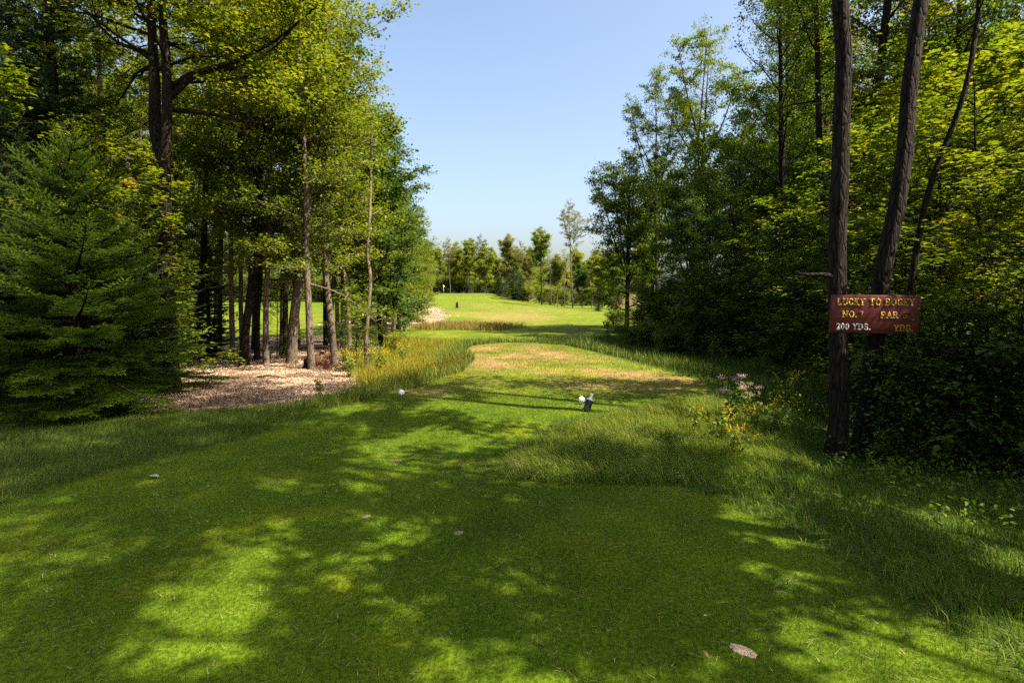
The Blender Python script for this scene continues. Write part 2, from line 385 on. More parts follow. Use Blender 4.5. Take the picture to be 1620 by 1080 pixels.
def forks(n, z0, R_, H, r, npr, seed, RM=.55):
    """big limbs that leave the stem at z0 and spread into a rounded crown"""
    g = np.random.default_rng(seed); out = []
    for k in range(n):
        a = k * 6.283 / n + g.uniform(-.4, .4); zz = z0 * g.uniform(.8, 1.25); rr = R_ * g.uniform(.75, 1.1); hh = H * g.uniform(.8, .97); c, s_ = math.cos(a), math.sin(a)
        out.append((np.array([(0, 0, zz), (.32 * rr * c, .32 * rr * s_, zz + (hh - zz) * .25), (.7 * rr * c, .7 * rr * s_, zz + (hh - zz) * .6), (rr * c, rr * s_, hh)]), r, .18, npr, RM))
    return out
def conifer(seed, H, Rb, whorl, nb, needle=.028, bare=.03, shoot_n=14, droop=.25, r0=None, dens=1.0, lat_step=.085, nw=.0045):
    rg = np.random.default_rng(seed); W = MB(); r0 = r0 or H * .014 + .02
    tr = np.array([(0, 0, -.2), (0, 0, H * .3), (0, 0, H * .7), (0, 0, H)]); W.tube(tr, (r0 * 1.15, r0 * .8, r0 * .35, .006), 8)
    SB = []; SD = []; SL = []; SR = []
    z = H * bare
    while z < H * .985:
        t = z / H
        Lw = Rb * (1 - t) ** .85 * (.55 + .45 * min(1, t / .12))
        n = max(3, int(nb * (.6 + .4 * (1 - t)) + rg.uniform(-1, 1)))
        a0 = rg.uniform(0, 6.28)
        for i in range(n):
            az = a0 + i * 6.283 / n + rg.normal(0, .22); Lb = max(.08, Lw * rg.uniform(.62, 1.18))
            el = math.radians(-9 + 52 * t + rg.normal(0, 6))
            hd = np.array([math.cos(az), math.sin(az), 0]); m = 7
            g = np.linspace(0, 1, m)
            P = np.array([0, 0, z + rg.uniform(-.4, .4) * whorl]) + hd * (Lb * math.cos(el) * g)[:, None] + np.array([0, 0, 1.]) * (Lb * math.sin(el) * g - droop * Lb * g ** 1.6 * (1 - t) + droop * .75 * Lb * g ** 3)[:, None]
            W.tube(P, np.linspace(.006 + .012 * Lb, .003, m), 4)
            sd = np.array([-hd[1], hd[0], 0])
            s = .10 * Lb + .02
            while s < Lb:
                q = s / Lb; kk = q * (m - 1); i0 = int(min(kk, m - 2)); b = P[i0] + (P[i0 + 1] - P[i0]) * (kk - i0); dl = unit(P[i0 + 1] - P[i0])
                for sg in (-1, 1):
                    if rg.random() > dens: continue
                    l2 = (.07 + .42 * (Lb - s) * rg.uniform(.6, 1.1)) if q < .97 else .05
                    l2 = min(l2, .55)
                    d2 = unit(dl * .85 + sd * sg * .75 + np.array([0, 0, rg.normal(-.04, .12)]))
                    nsh = max(1, int(l2 / .075))
                    for k in range(nsh):
                        bb = b + d2 * (k * l2 / nsh)
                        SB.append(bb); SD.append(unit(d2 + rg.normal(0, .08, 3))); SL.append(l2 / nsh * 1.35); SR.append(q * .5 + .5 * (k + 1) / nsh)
                        if k > 0:
                            for s2 in (-1, 1):
                                SB.append(bb); SD.append(unit(d2 * .8 + np.cross(d2, [0, 0, 1]) * s2 * .7 + rg.normal(0, .1, 3))); SL.append(rg.uniform(.05, .12)); SR.append(q * .5 + .5 * (k + 1) / nsh)
                s += lat_step * rg.uniform(.8, 1.2)
            SB.append(P[-1]); SD.append(unit(P[-1] - P[-2])); SL.append(.12); SR.append(1.)
        z += whorl * rg.uniform(.8, 1.2) * (1 - .4 * t)
    SB = np.array(SB); SD = np.array(SD); SL = np.array(SL); SR = np.array(SR)
    n = len(SB); k = shoot_n
    g = np.tile((np.arange(k) + .5) / k, (n, 1)) + rg.uniform(-.04, .04, (n, k))
    base = SB[:, None] + SD[:, None] * (SL[:, None] * g)[..., None]
    rv = rg.normal(0, 1, (n, k, 3)); rv[..., 2] = rv[..., 2] * .6 + .25
    rv -= SD[:, None] * (rv * SD[:, None]).sum(-1, keepdims=True); rv /= np.linalg.norm(rv, axis=-1, keepdims=True)
    nd = rv * .8 + SD[:, None] * .65; nd /= np.linalg.norm(nd, axis=-1, keepdims=True)
    wd = np.cross(nd, SD[:, None]); wd /= np.linalg.norm(wd, axis=-1, keepdims=True) + 1e-9
    ln = needle * rg.uniform(.8, 1.2, (n, k, 1))
    V = np.stack([base - wd * nw, base + wd * nw, base + nd * ln], 2).reshape(-1, 3)
    T = np.arange(len(V)).reshape(-1, 3)
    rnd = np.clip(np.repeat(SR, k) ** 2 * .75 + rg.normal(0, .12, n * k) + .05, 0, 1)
    return W, V, T, np.repeat(rnd, 3)

# ------------------------------------------------------------------ blades of grass
def blades(X, Y, H, Wd, lean, az, col, seg=1, curl=.6, zoff=-.01):
    n = len(X); Z = h(X, Y) + zoff
    B = np.stack([X, Y, Z], 1)
    fa = np.random.default_rng(5).uniform(0, 6.283, n)
    w = np.stack([np.cos(fa), np.sin(fa), 0 * fa], 1) * (Wd / 2)[:, None]
    ld = np.stack([np.cos(az), np.sin(az), 0 * az], 1)
    tipv = ld * (np.sin(lean) * H)[:, None]; tipv[:, 2] = np.cos(lean) * H
    if seg == 1:
        V = np.stack([B - w, B + w, B + tipv], 1).reshape(-1, 3)
        return V, None, np.arange(n * 3).reshape(-1, 3), np.repeat(col, 3, 0)
    l1 = lean * (1 - curl)
    mid = ld * (np.sin(l1) * H * .5)[:, None]; mid[:, 2] = np.cos(l1) * H * .5
    l2 = lean * (1 + curl)
    tip = mid + ld * (np.sin(l2) * H * .5)[:, None]; tip[:, 2] += np.cos(l2) * H * .5
    V = np.stack([B - w, B + w, B + mid + w * .75, B + mid - w * .75, B + tip], 1).reshape(-1, 3)
    o = np.arange(n)[:, None] * 5
    return V, o + np.array([[0, 1, 2, 3]]), o + np.array([[3, 2, 4]]), np.repeat(col, 5, 0)
def scatter(x0, x1, y0, y1, n, rg): return rg.uniform(x0, x1, n), rg.uniform(y0, y1, n)
def jitter(col, rg, n, a=.25):
    c = np.broadcast_to(np.asarray(col, float), (n, 3)) * (1 + rg.normal(0, a, (n, 1)))
    return np.clip(c * (1 + rg.normal(0, .06, (n, 3))), .002, 1)
def lerp(a, b, t): return np.asarray(a) * (1 - t[:, None]) + np.asarray(b) * t[:, None]

# ------------------------------------------------------------------ turf colour on the mown ground
G_TEE = (.056, .092, .003); G_DRY = (.215, .135, .058); G_FAIR = (.082, .112, .007)
DRYSPOTS = []   # (x, y, rx, ry, strength)
for (u, v, ru, rv, st) in ((790, 552, 62, 9, 1.1), (870, 562, 60, 9, .7), (770, 572, 40, 8, .7), (840, 580, 90, 12, .5), (930, 590, 70, 9, .55), (1010, 592, 55, 6, .7), (1085, 602, 45, 6, 1.1),
                          (690, 620, 45, 5, .9), (1050, 616, 60, 5, .8), (860, 603, 140, 9, .35), (960, 612, 90, 7, .4), (728, 614, 30, 4, .6)):
    c = flat(u, v); d = c[1]
    DRYSPOTS.append((c[0], c[1], ru * d / F, rv * d * d / F / 1.6, st))
def dryness(x, y):
    x = np.asarray(x, float); y = np.asarray(y, float)
    t = np.zeros(x.shape)
    for cx, cy, rx, ry, s in DRYSPOTS: t = t + s * np.exp(-(((x - cx) / rx) ** 2 + ((y - cy) / ry) ** 2))
    t = t * (.1 + 1.5 * S(.3, .75, .5 * fbm(x + .5 * y, y * .3 - .2 * x, .4, 31) + .5 * fbm(x, y, .9, 32))) * .85
    t = t + .22 * S(8.5, 13, y) * S(.38, .7, fbm(x, y, 1.3, 44)) * (1 - S(19, 22, y))
    t = t + .5 * np.exp(-(((y - 74 - .6 * x) / 12) ** 2)) * S(-22, -10, x) * (1 - S(2, 12, x)) * S(.3, .6, fbm(x, y, 9, 33))
    t = t + .55 * np.exp(-(((x - 2) / 9) ** 2 + ((y - 96) / 9) ** 2)) * fbm(x, y, 6, 35)
    return np.clip(t, 0, 1)
def turf_col(x, y):
    f = S(30, 60, y)
    c = lerp(G_TEE, G_FAIR, f)
    c = lerp(c, (.085, .112, .006), S(7.2, 11, y) * (1 - f))
    g = fbm(x, y, 1.1, 51); c = c * (.72 + .56 * g)[:, None]
    yl = S(.52, .8, fbm(x, y, .5, 61)); c = c * (1 + yl[:, None] * np.array([.45, .18, 0]))
    far = S(40, 60, y) * (fbm(x * .3, y, 14, 71) - .5); c = c * (1 + far[:, None] * np.array([.7, .35, .2]))
    return lerp3(c, np.asarray(G_DRY), dryness(x, y))
def lerp3(a, b, t): return a * (1 - t[:, None]) + b * t[:, None]

# ------------------------------------------------------------------ the ground: one sheet
def axis(segs):
    out = [segs[0][0]]
    for a, b, s in segs:
        n = max(1, int(round((b - a) / s))); out += list(a + (b - a) * (np.arange(n) + 1) / n)
    return np.array(out)
def build_ground():
    xs = axis([(-1500, -400, 110), (-400, -120, 20), (-120, -40, 4), (-40, -14, .8), (-14, -8, .25), (-8, 8, .1), (8, 14, .25), (14, 40, .8), (40, 120, 4), (120, 400, 20), (400, 1500, 110)])
    ys = axis([(-400, -60, 40), (-60, -12, 4), (-12, 0, .5), (0, 1.5, .2), (1.5, 13, .09), (13, 24, .16), (24, 60, .5), (60, 130, 1.2), (130, 260, 3), (260, 500, 20), (500, 2200, 170)])
    X, Y = np.meshgrid(xs, ys); x = X.ravel(); y = Y.ravel()
    z = h(x, y)
    sd = sdist(TEE, x, y)
    rough = np.array([.045, .07, .008]); c = np.broadcast_to(rough, (len(x), 3)) * (.7 + .6 * fbm(x, y, 1.0, 81))[:, None]
    mown = np.maximum(S(-.06, .05, sd), S(36, 42, y + 3 * (fbm(x, y, 5, 5) - .5)))
    c = lerp3(c, turf_col(x, y), mown)
    # forest floor: leaf litter and bare soil under the trees
    lit = np.maximum(S(9.0, 12, x - S(30, 120, y) * 14 + 2.5 * (fbm(x, y, 4, 15) - .5)), S(4.2, 6.5, x) * (1 - S(10, 16, y)))
    lit = np.maximum(lit, S(-11, -14, x + S(35, 160, y) * 40) * (1 - S(26, 34, y)))
    lit = np.maximum(lit, S(168, 182, y + 25 * (1 - S(-6, -2, x)) * 0 - 6 * S(20, 40, x)))
    lit = np.maximum(lit, 1 - S(-12, -9, y))
    soil = np.array([.10, .068, .038]); c = lerp3(c, soil * (.6 + .8 * fbm(x, y, .8, 91))[:, None], lit * .9)
    nse = (fbm(x, y, 1.6, 95) - .5) * .9
    mu = S(-.25, .25, sdist(MULCH, x, y) + nse * .7)
    mul = np.array([.25, .165, .105]); c = lerp3(c, mul * (.62 + .76 * fbm(x, y, .45, 97))[:, None], mu)
    br = S(-.8, .8, sdist(BRUSH, x, y) + nse * 2)
    c = lerp3(c, np.array([.27, .185, .11]) * (.55 + .9 * fbm(x, y, 1.4, 99))[:, None], br)
    md = S(-.3, .3, sdist(MEADOW, x, y) + nse * .4) * (1 - mown)
    c = lerp3(c, np.array([.14, .13, .02]) * (.7 + .6 * fbm(x, y, 1.2, 101))[:, None], md)
    ny, nx = X.shape
    i = np.arange(ny - 1)[:, None] * nx; j = np.arange(nx - 1)[None]
    Q = np.stack([i + j, i + j + 1, i + nx + j + 1, i + nx + j], -1).reshape(-1, 4)
    m, nt, out = new_mat('ground_cover')
    p = principled(nt, out, .95, .08)
    a = N(nt, 'ShaderNodeAttribute', attribute_name='col')
    tc = nt.nodes.new('ShaderNodeTexCoord')
    n1 = N(nt, 'ShaderNodeTexNoise'); n1.inputs['Scale'].default_value = 38; n1.inputs['Detail'].default_value = 6; L(nt, tc, 'Object', n1, 'Vector')
    n2 = N(nt, 'ShaderNodeTexNoise'); n2.inputs['Scale'].default_value = 2.2; n2.inputs['Detail'].default_value = 8; L(nt, tc, 'Object', n2, 'Vector')
    r1 = ramp(nt, [(.3, (.55, .55, .55)), (.7, (1.4, 1.4, 1.4))]); L(nt, n1, 'Fac', r1, 'Fac')
    r2 = ramp(nt, [(.3, (.75, .78, .8)), (.7, (1.25, 1.2, 1.1))]); L(nt, n2, 'Fac', r2, 'Fac')
    m1 = N(nt, 'ShaderNodeMix', data_type='RGBA', blend_type='MULTIPLY'); m1.inputs[0].default_value = 1; L(nt, a, 'Color', m1, 6); L(nt, r1, 'Color', m1, 7)
    m2 = N(nt, 'ShaderNodeMix', data_type='RGBA', blend_type='MULTIPLY'); m2.inputs[0].default_value = 1; L(nt, m1, 2, m2, 6); L(nt, r2, 'Color', m2, 7)
    L(nt, m2, 2, p, 'Base Color')
    b = N(nt, 'ShaderNodeBump'); b.inputs['Strength'].default_value = .6; b.inputs['Distance'].default_value = .03; L(nt, n1, 'Fac', b, 'Height'); L(nt, b, 'Normal', p, 'Normal')
    o = link('ground', mesh_from('ground', np.stack([x, y, z], 1), Q, None, m, {'col': c}, True))
    tag(o, 'rolling grassy ground of the golf hole from the tee to the green', 'ground', kind='structure')
build_ground()

# ------------------------------------------------------------------ grass as stuff
def build_grass():
    rg = np.random.default_rng(11)
    # short mown turf of the tee
    XX = []; YY = []; SC_ = []
    for (y0, y1, dens) in ((1.7, 3.2, 15000), (3.2, 4.6, 9500), (4.6, 7, 5000), (7, 11, 2200), (11, 20, 800)):
        x0, x1 = -1.0 * y1 - .6, 1.0 * y1 + .6; x0 = max(x0, -5.6); x1 = min(x1, 4.5)
        n = int((x1 - x0) * (y1 - y0) * dens); x, y = scatter(x0, x1, y0, y1, n, rg)
        k = sdist(TEE, x, y) > -.02 + rg.normal(0, .03, n)
        for (cx, cy, r_) in [(*flat(1175, 1028), .048), (*flat(628, 719), .06), (*flat(580, 817), .03), (*flat(725, 843), .035)]:
            k &= ((x - cx) ** 2 + (y - cy) ** 2) > (r_ * rg.uniform(.7, 1.0, n)) ** 2
        XX.append(x[k]); YY.append(y[k]); SC_.append(np.full(k.sum(), math.sqrt(12000 / dens)))
    x = np.concatenate(XX); y = np.concatenate(YY); s = np.concatenate(SC_); n = len(x)
    d = dryness(x, y)
    k = rg.random(n) > d * .45; x, y, s, d = x[k], y[k], s[k], d[k]; n = len(x)
    Hh = rg.uniform(.016, .038, n) * (1 + .12 * s); Wd = rg.uniform(.0022, .0042, n) * s
    c = turf_col(x, y) * (1.0 + rg.normal(0, .36, (n, 1))); c *= 1 + (rg.random((n, 1)) < .08) * np.array([1.6, .9, 1.2]) * 1.0
    pf = fbm(x, y, .28, 71); c = c * (.62 + .76 * pf)[:, None]; Hh = Hh * (.7 + .6 * fbm(x, y, .4, 73))
    cl = vnoise(x, y, .9, 75) > .74; c[cl] *= (.75, 1.0, 1.1)
    ln_ = np.abs(rg.normal(.5, .3, n)); dry = rg.random(n) < .012; ln_[dry] = 1.42; Hh[dry] *= 1.7; Wd[dry] *= 1.2; c[dry] = np.array([.34, .27, .12]) * rg.uniform(.6, 1.2, (int(dry.sum()), 1))
    V, Q, T, C = blades(x, y, Hh, Wd, ln_, rg.uniform(0, 6.28, n), np.clip(c, .002, 1), 1, zoff=np.where(dry, .012, -.01))
    tag(link('mown_turf', mesh_from('mown_turf', V, Q, T, BLADE, {'col': C})), 'short mown green turf covering the tee', 'turf', kind='stuff')

    # rough along both sides of the tee
    def field(name, label, region, n, box, hh, ww, lean, col, alt, altp, az=None, azs=6.3, seg=2, curl=.5, cat='grass', dk=.3, patch=.8, seed=0, kdist=None):
        x, y = scatter(*box, n, rg); k = region(x, y)
        if kdist: k &= rg.random(n) < np.clip((kdist / np.hypot(x, y)) ** 1.6, 0, 1)
        x, y = x[k], y[k]; n = len(x)
        f = fbm(x, y, patch, 200 + seed)
        d = np.hypot(x, y); ws = np.clip(d / 7, 1, 8) ** .8
        H_ = rg.uniform(*hh, n) * (.55 + .9 * f); W_ = rg.uniform(*ww, n) * ws
        c = jitter(col, rg, n, dk); m = (rg.random(n) < altp * (.3 + 1.4 * vnoise(x, y, patch * 1.3, 300 + seed)))[:, None]
        c = np.where(m, jitter(alt, rg, n, dk), c)
        a = rg.uniform(0, 6.283, n) if az is None else rg.normal(az, azs, n) + 1.6 * (vnoise(x, y, .7, 400 + seed) - .5)
        V, Q, T, C = blades(x, y, H_, W_, np.clip(rg.normal(*lean, n), .05, 1.35), a, c, seg, curl)
        tag(link(name, mesh_from(name, V, Q, T, BLADE, {'col': C})), label, cat, kind='stuff')
    tee_out = lambda x, y, g=.02: sdist(TEE, x, y) < g
    field('rough_grass', 'longer dark green rough grass beside the left edge of the tee',
          lambda x, y: (sdist(TEE, x, y) < -.02 + rg.normal(0, .04, len(x))) & (sdist(MULCH, x, y) < .15 * rg.random(len(x))) & (sdist(MEADOW, x, y) < 0) & (x < -.9 * 1) & (x < -1.6) & (sdist(TEE, x, y) > -2.6 - y * .12), 430000, (-10, -1.4, 2.0, 11.5), (.04, .14), (.0025, .005), (.85, .38), (.058, .092, .006), (.12, .13, .02), .14, az=.6, azs=1.0, seed=1, kdist=6)
    field('bank_grass', 'rough grass along the shaded right edge of the tee',
          lambda x, y: (sdist(TEE, x, y) < -.02 + rg.normal(0, .05, len(x))) & (sdist(CLUMP, x, y) < 0) & (x > .5) & (y < 12 + 2 * rg.random(len(x))) & (x < 9), 360000, (.5, 9, 1.3, 14), (.05, .155), (.0035, .0065), (.65, .35), (.052, .098, .006), (.13, .15, .02), .2, az=3.4, azs=1.4, seed=2, kdist=4.5)
    field('long_grass', 'long pale bent grass bank right of the tee strip',
          lambda x, y: (sdist(CLUMP, x, y) > -.05 + rg.normal(0, .05, len(x))), 120000, (-.3, 4.2, 4.6, 9.2), (.09, .29), (.0035, .006), (1.0, .35), (.09, .145, .010), (.21, .22, .045), .3, az=-2.6, azs=.5, curl=.45, seed=3)
    field('meadow_grass', 'yellow green tall grass and weeds in the low ground left of the tee strip',
          lambda x, y: (sdist(MEADOW, x, y) > rg.normal(0, .2, len(x))) & (sdist(TEE, x, y) < -.1), 210000, (-13, 1, 8, 37), (.10, .42), (.0035, .0075), (.6, .35), (.135, .16, .012), (.25, .19, .015), .45, seed=4, patch=1.4)
    field('meadow_edge_grass', 'green grass fringe between the left tee strip edge and the meadow',
          lambda x, y: (np.abs(sdist(TEE, x, y) + .35) < .4) & (x < .5) & (x > -4) & (y > 8), 42000, (-4, .5, 8, 20), (.10, .30), (.005, .009), (.4, .25), (.075, .12, .014), (.16, .16, .03), .25, seed=6)
    field('swale_grass', 'dark green tall grass in the dip right of the tee strip',
          lambda x, y: (sdist(TEE, x, y) < -.3) & (x > .3) & (x < 8.5 + y * .05) & ((y > 11) | (sdist(TEE, x, y) < -.6)) & (y < 29 + 12 * fbm(x, y, 2.5, 617) + 3 * rng.random(len(x))) & ~((y > 27) & (x < 1.2 + (y - 27) * .3 + 4 * (fbm(x, y, 3, 613) - .4))), 210000, (.3, 11, 9, 46), (.12, .42), (.006, .011), (.45, .25), (.06, .10, .010), (.13, .14, .02), .25, seed=7, patch=1.6, kdist=22)
    field('dry_reeds', 'band of tan dry reeds across the low ground before the fairway',
          lambda x, y: (np.abs(y - 52 - .5 * np.sin(x)) < (2.6 + 1.5 * rg.random(len(x))) * (1 - S(-1.5, 1.6, x)) * S(-9.5, -7, x)) & (rg.random(len(x)) < .35 + S(.3, .6, fbm(x, y, 1.6, 611))), 19000, (-9.5, 1.6, 46, 58), (.25, .75), (.005, .009), (.2, .12), (.16, .15, .025), (.24, .16, .05), .45, seed=8, patch=1.5, cat='reeds')
    # leafy ground cover on the forest floor at the right
    n = 13000; x, y = scatter(2.6, 9.5, 2.2, 13, n, rg)
    k = (sdist(TEE, x, y) < -.8 - .6 * rg.random(n)) & (sdist(CLUMP, x, y) < -.2) & (rg.random(n) < S(.3, .62, fbm(x, y, .8, 501)) * (.25 + .75 * S(3.2, 4.2, x)) * np.clip(7 / np.hypot(x, y), 0, 1)); x, y = x[k], y[k]; n = len(x)
    hh = rg.uniform(.03, .30, n) * (.4 + fbm(x, y, .6, 503)); P = np.stack([x, y, h(x, y) + hh], 1)
    P = np.repeat(P, 3, 0) + rg.normal(0, .03, (n * 3, 3))
    V, T, kk = leaves(P, .038, rg, .5, OVATE)
    o = link('ground_cover', mesh_from('ground_cover', V, None, T, LEAF['green'], {'rnd': np.repeat(np.clip(rg.normal(.45, .25, n * 3), 0, 1), kk)}))
    tag(o, 'low leafy ground cover at the edge of the right hand wood', 'ground cover', kind='stuff')
    # wood chips on the mulch bed and broken brush beyond
    for nm, lab, poly, nn, ln, cols, bx in (('bark_mulch', 'brown shredded bark mulch spread under the left trees', MULCH, 110000, (.02, .075), [(.27, .18, .115), (.17, .105, .066), (.36, .265, .185), (.06, .036, .024), (.12, .075, .046)], (-12, -2.5, 9, 28)),
                                       ('brush_debris', 'pale broken brush and chips on the bank beyond the left trees', BRUSH, 34000, (.06, .3), [(.30, .21, .13), (.22, .14, .08), (.38, .29, .2), (.14, .085, .05)], (-26, -4, 28, 110))):
        x, y = scatter(*bx, nn * 3, rg); k = sdist(poly, x, y) > rg.normal(0, .12 if nm == 'bark_mulch' else .8, len(x)); x, y = x[k][:nn], y[k][:nn]; n = len(x)
        l_ = rg.uniform(*ln, n); w_ = l_ * rg.uniform(.1, .3, n); a = rg.uniform(0, 6.28, n); tl = rg.normal(0, .28 if nm == 'bark_mulch' else .14, n)
        dx = np.stack([np.cos(a) * np.cos(tl), np.sin(a) * np.cos(tl), np.sin(tl)], 1) * (l_ / 2)[:, None]; dy = np.stack([-np.sin(a), np.cos(a), rg.normal(0, .3, n)], 1) * (w_ / 2)[:, None]
        c0 = np.stack([x, y, h(x, y) + .012 + np.abs(dx[:, 2]) * .8], 1)
        up = np.array([0, 0, .012])
        V = np.stack([c0 - dx - dy, c0 + dx - dy * .6, c0 + dx * 1.05 + dy * .5, c0 - dx * .9 + dy, c0 + up], 1).reshape(-1, 3)
        T = (np.array([(0, 1, 4), (1, 2, 4), (2, 3, 4), (3, 0, 4)])[None] + (np.arange(n) * 5)[:, None, None]).reshape(-1, 3)
        c = np.array(cols)[rg.integers(0, len(cols), n)] * rg.uniform(.7, 1.25, (n, 1))
        c = c * (.45 + 1.0 * S(.25, .65, fbm(x, y, .7 if nm == 'bark_mulch' else 2.5, 701)))[:, None]
        tag(link(nm, mesh_from(nm, V, None, T, CHIP, {'col': np.repeat(c, 5, 0)})), lab, 'mulch', kind='stuff')
build_grass()

# ------------------------------------------------------------------ light (the trees are placed knowing where the sun is)
SUN_AZ, SUN_EL = R(-24), R(53)      # azimuth measured from +X towards +Y
# ------------------------------------------------------------------ kinds of tree
TALL = [Proto('forest_tree', 'tree', grow(100 + i, straight(20, (rng.normal(0, .9), rng.normal(0, .9)), (rng.normal(0, .3), rng.normal(0, .3))), .19, .36, 3.1, 34, 17500, .105, (25, 68), (.75, .45), .5, 8), 'dark', 'green') for i in range(4)]
AIRY = [Proto('forest_tree', 'tree', grow(120 + i, straight(21, (rng.normal(0, .7), rng.normal(0, .7))), .16, .56, 2.6, 16, 16000, .125, (25, 62), (.8, .5), .45, 8, spread=.16, stems=forks(5, 11.0, 3.2, 20, .06, 12, 500 + i)), 'pale', 'green') for i in range(2)]
FULL = [Proto('leafy_tree', 'tree', grow(140 + i, straight(13, (rng.normal(0, .5), rng.normal(0, .5))), .17, .12, 2.5, 30, 30000, .12, (8, 66), (.95, .3), .6, 8, stems=forks(4, 4.5, 2.2, 12.6, .05, 12, 520 + i, .55)), 'grey', 'green') for i in range(4)]
FAR = [Proto('leafy_tree', 'tree', grow(220 + i, straight(15, (rng.normal(0, .5), rng.normal(0, .5))), .17, .16, 2.6, 24, 26000, .24, (10, 64), (.9, .4), .5, 6, stems=forks(4, 5, 2.2, 14.6, .05, 10, 530 + i, .55), twig_geo=False, spread=.34), 'grey', 'yellow') for i in range(3)]
FARTALL = [Proto('forest_tree', 'tree', grow(230 + i, straight(18, (rng.normal(0, .5), rng.normal(0, .5))), .17, .36, 2.3, 18, 19000, .24, (25, 66), (.8, .5), .5, 6, stems=forks(4, 8.5, 2.0, 17.4, .05, 10, 540 + i, .5), twig_geo=False, spread=.34), 'grey', 'yellow') for i in range(3)]
SAPL = [Proto('sapling', 'sapling', grow(160 + i, straight(5.2, (rng.normal(0, .5), rng.normal(0, .5))), .035, .12, 1.75, 26, 5200, .10, (0, 30), (1, .3), .88, 6, MAPLE if i < 2 else OVATE, spread=.10, tip=.006), 'dark', 'yellow') for i in range(4)]
BUSH = []
for i in range(3):
    st = []
    for k in range(7):
        a = k * .9 + rng.uniform(0, 1); l = rng.uniform(.4, .9)
        st.append((np.array([(0, 0, -.1), (.1 * math.cos(a), .1 * math.sin(a), .1), (.5 * l * math.cos(a), .5 * l * math.sin(a), .8), (l * math.cos(a), l * math.sin(a), rng.uniform(1.1, 1.7))]), .014, .15, 9))
    BUSH.append(Proto('shrub', 'shrub', grow(180 + i, [(0, 0, -.1), (0, 0, .1), (.1, 0, .8), (.05, .1, 1.7)], .016, .12, .55, 12, 5200, .075, (5, 55), (1, .3), .72, 5, OVATE, stems=st, spread=.08, tip=.004), 'dark', 'green'))
OPEN = [Proto('forest_tree', 'tree', grow(190 + i, straight(15, (rng.normal(0, .6), rng.normal(0, .6))), .16, .34, 2.6, 12, 24000, .12, (15, 60), (.9, .45), .55, 8, spread=.16, vp=1.8, lenvar=.45, stems=forks(4, 6, 3.0, 14.5, .05, 8, 550 + i, .55)), 'dark', 'green') for i in range(3)]
MAPLES = [Proto('leafy_tree', 'tree', grow(195 + i, straight(14, (rng.normal(0, .5), rng.normal(0, .5))), .2, .10, 3.2, 30, 34000, .16, (5, 66), (.85, .5), .55, 8, twig_geo=False, spread=.24, vp=1.2, stems=forks(6, 4.2, 3.4, 14, .07, 16, 510 + i, .6)), 'dark', 'green') for i in range(2)]
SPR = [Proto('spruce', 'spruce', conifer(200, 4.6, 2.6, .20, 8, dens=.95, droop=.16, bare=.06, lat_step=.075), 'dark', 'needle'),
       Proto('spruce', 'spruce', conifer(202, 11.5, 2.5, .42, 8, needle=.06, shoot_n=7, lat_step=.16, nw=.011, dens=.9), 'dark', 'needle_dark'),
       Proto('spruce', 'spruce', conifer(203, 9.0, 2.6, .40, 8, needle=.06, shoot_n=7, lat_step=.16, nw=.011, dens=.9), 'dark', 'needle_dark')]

# ------------------------------------------------------------------ left: the trees in the mulch bed, each with its own stem
def stem_tree(label, pix, d, w, H, cb, Rm, npr, nl, leaf, bark, seed, name='tree', ls=.105, group=None, elev=(10, 60), shape=(.8, .4), stems=None, top=.98, skew=None, fl=.6, rp=.42, lenvar=.3):
    """pix: picture positions of the stem from its foot up, seen at distance d; the stem then runs on to height H"""
    x0, y0 = at(pix[0][0], d); z0 = float(h(x0, y0))
    P = []
    for u, v in pix:
        r = ray(u, v); t = d / r[1]; P.append((r[0] * t - x0, rng.normal(0, .05), CAMZ + r[2] * t - z0))
    P[0] = (0, 0, 0)
    dx = (P[-1][0] - P[0][0]) / max(P[-1][2], 1e-3)
    if P[-1][2] < H - .5:
        k = H - P[-1][2]; P.append((P[-1][0] + dx * k * .6, .1, P[-1][2] + k * .6)); P.append((P[-1][0] + dx * .4 * k * .7, .2, H))
    P = [(0, 0, -.25)] + P
    p = Proto(name, 'tree', grow(seed, P, w * d / F / 2, cb, Rm, npr, nl, ls, elev, shape, fl, 10, KITE, stems, skew=skew, top=top, rp=rp, lenvar=lenvar), bark, leaf)
    e = link(name, None, loc=(x0, y0, z0 - .04)); e.empty_display_size = .3
    tag(e, label, 'tree', group); link('trunk', p.trunk, e); link('crown', p.crown, e)
    return e

# big forked dark tree behind the spruce
dF = 12.5; mF = dF / F
fork = []
def fk(u, v): # picture -> local offset about the foot of the forked tree
    x0 = at(268, dF)[0]; z0 = float(h(*at(268, dF))); r = ray(u, v); t = dF / r[1]; return (r[0] * t - x0, 0.05, CAMZ + r[2] * t - z0)
fork.append((np.array([fk(262, 262), fk(244, 205), fk(242, 120), fk(238, 40), fk(234, -80), fk(228, -220)]), .13, .30, 22, .8))
fork.append((np.array([fk(268, 150), fk(310, 112), fk(372, 92), fk(440, 55), fk(500, 5)]), .06, .25, 9, .42))
fork.append((np.array([fk(268, 170), fk(330, 176), fk(400, 190), fk(462, 186)]), .045, .2, 8, .36))
fork.append((np.array([fk(266, 138), fk(300, 112), fk(345, 108), fk(420, 80), fk(470, 30)]), .045, .25, 8, .42))
fork.append((np.array([fk(244, 95), fk(215, 75), fk(180, 60), fk(140, 20)]), .045, .25, 7, .5))
stem_tree('big dark forked maple rising behind the spruce, with heavy limbs reaching right', [(268, 560), (266, 420), (264, 330), (262, 270), (272, 200), (268, 120), (262, 30)], dF, 22, 13, .5, 3.4, 26, 29000, 'yellow', 'dark', 301, 'forked_maple', .105, elev=(5, 55), stems=fork, fl=.7)

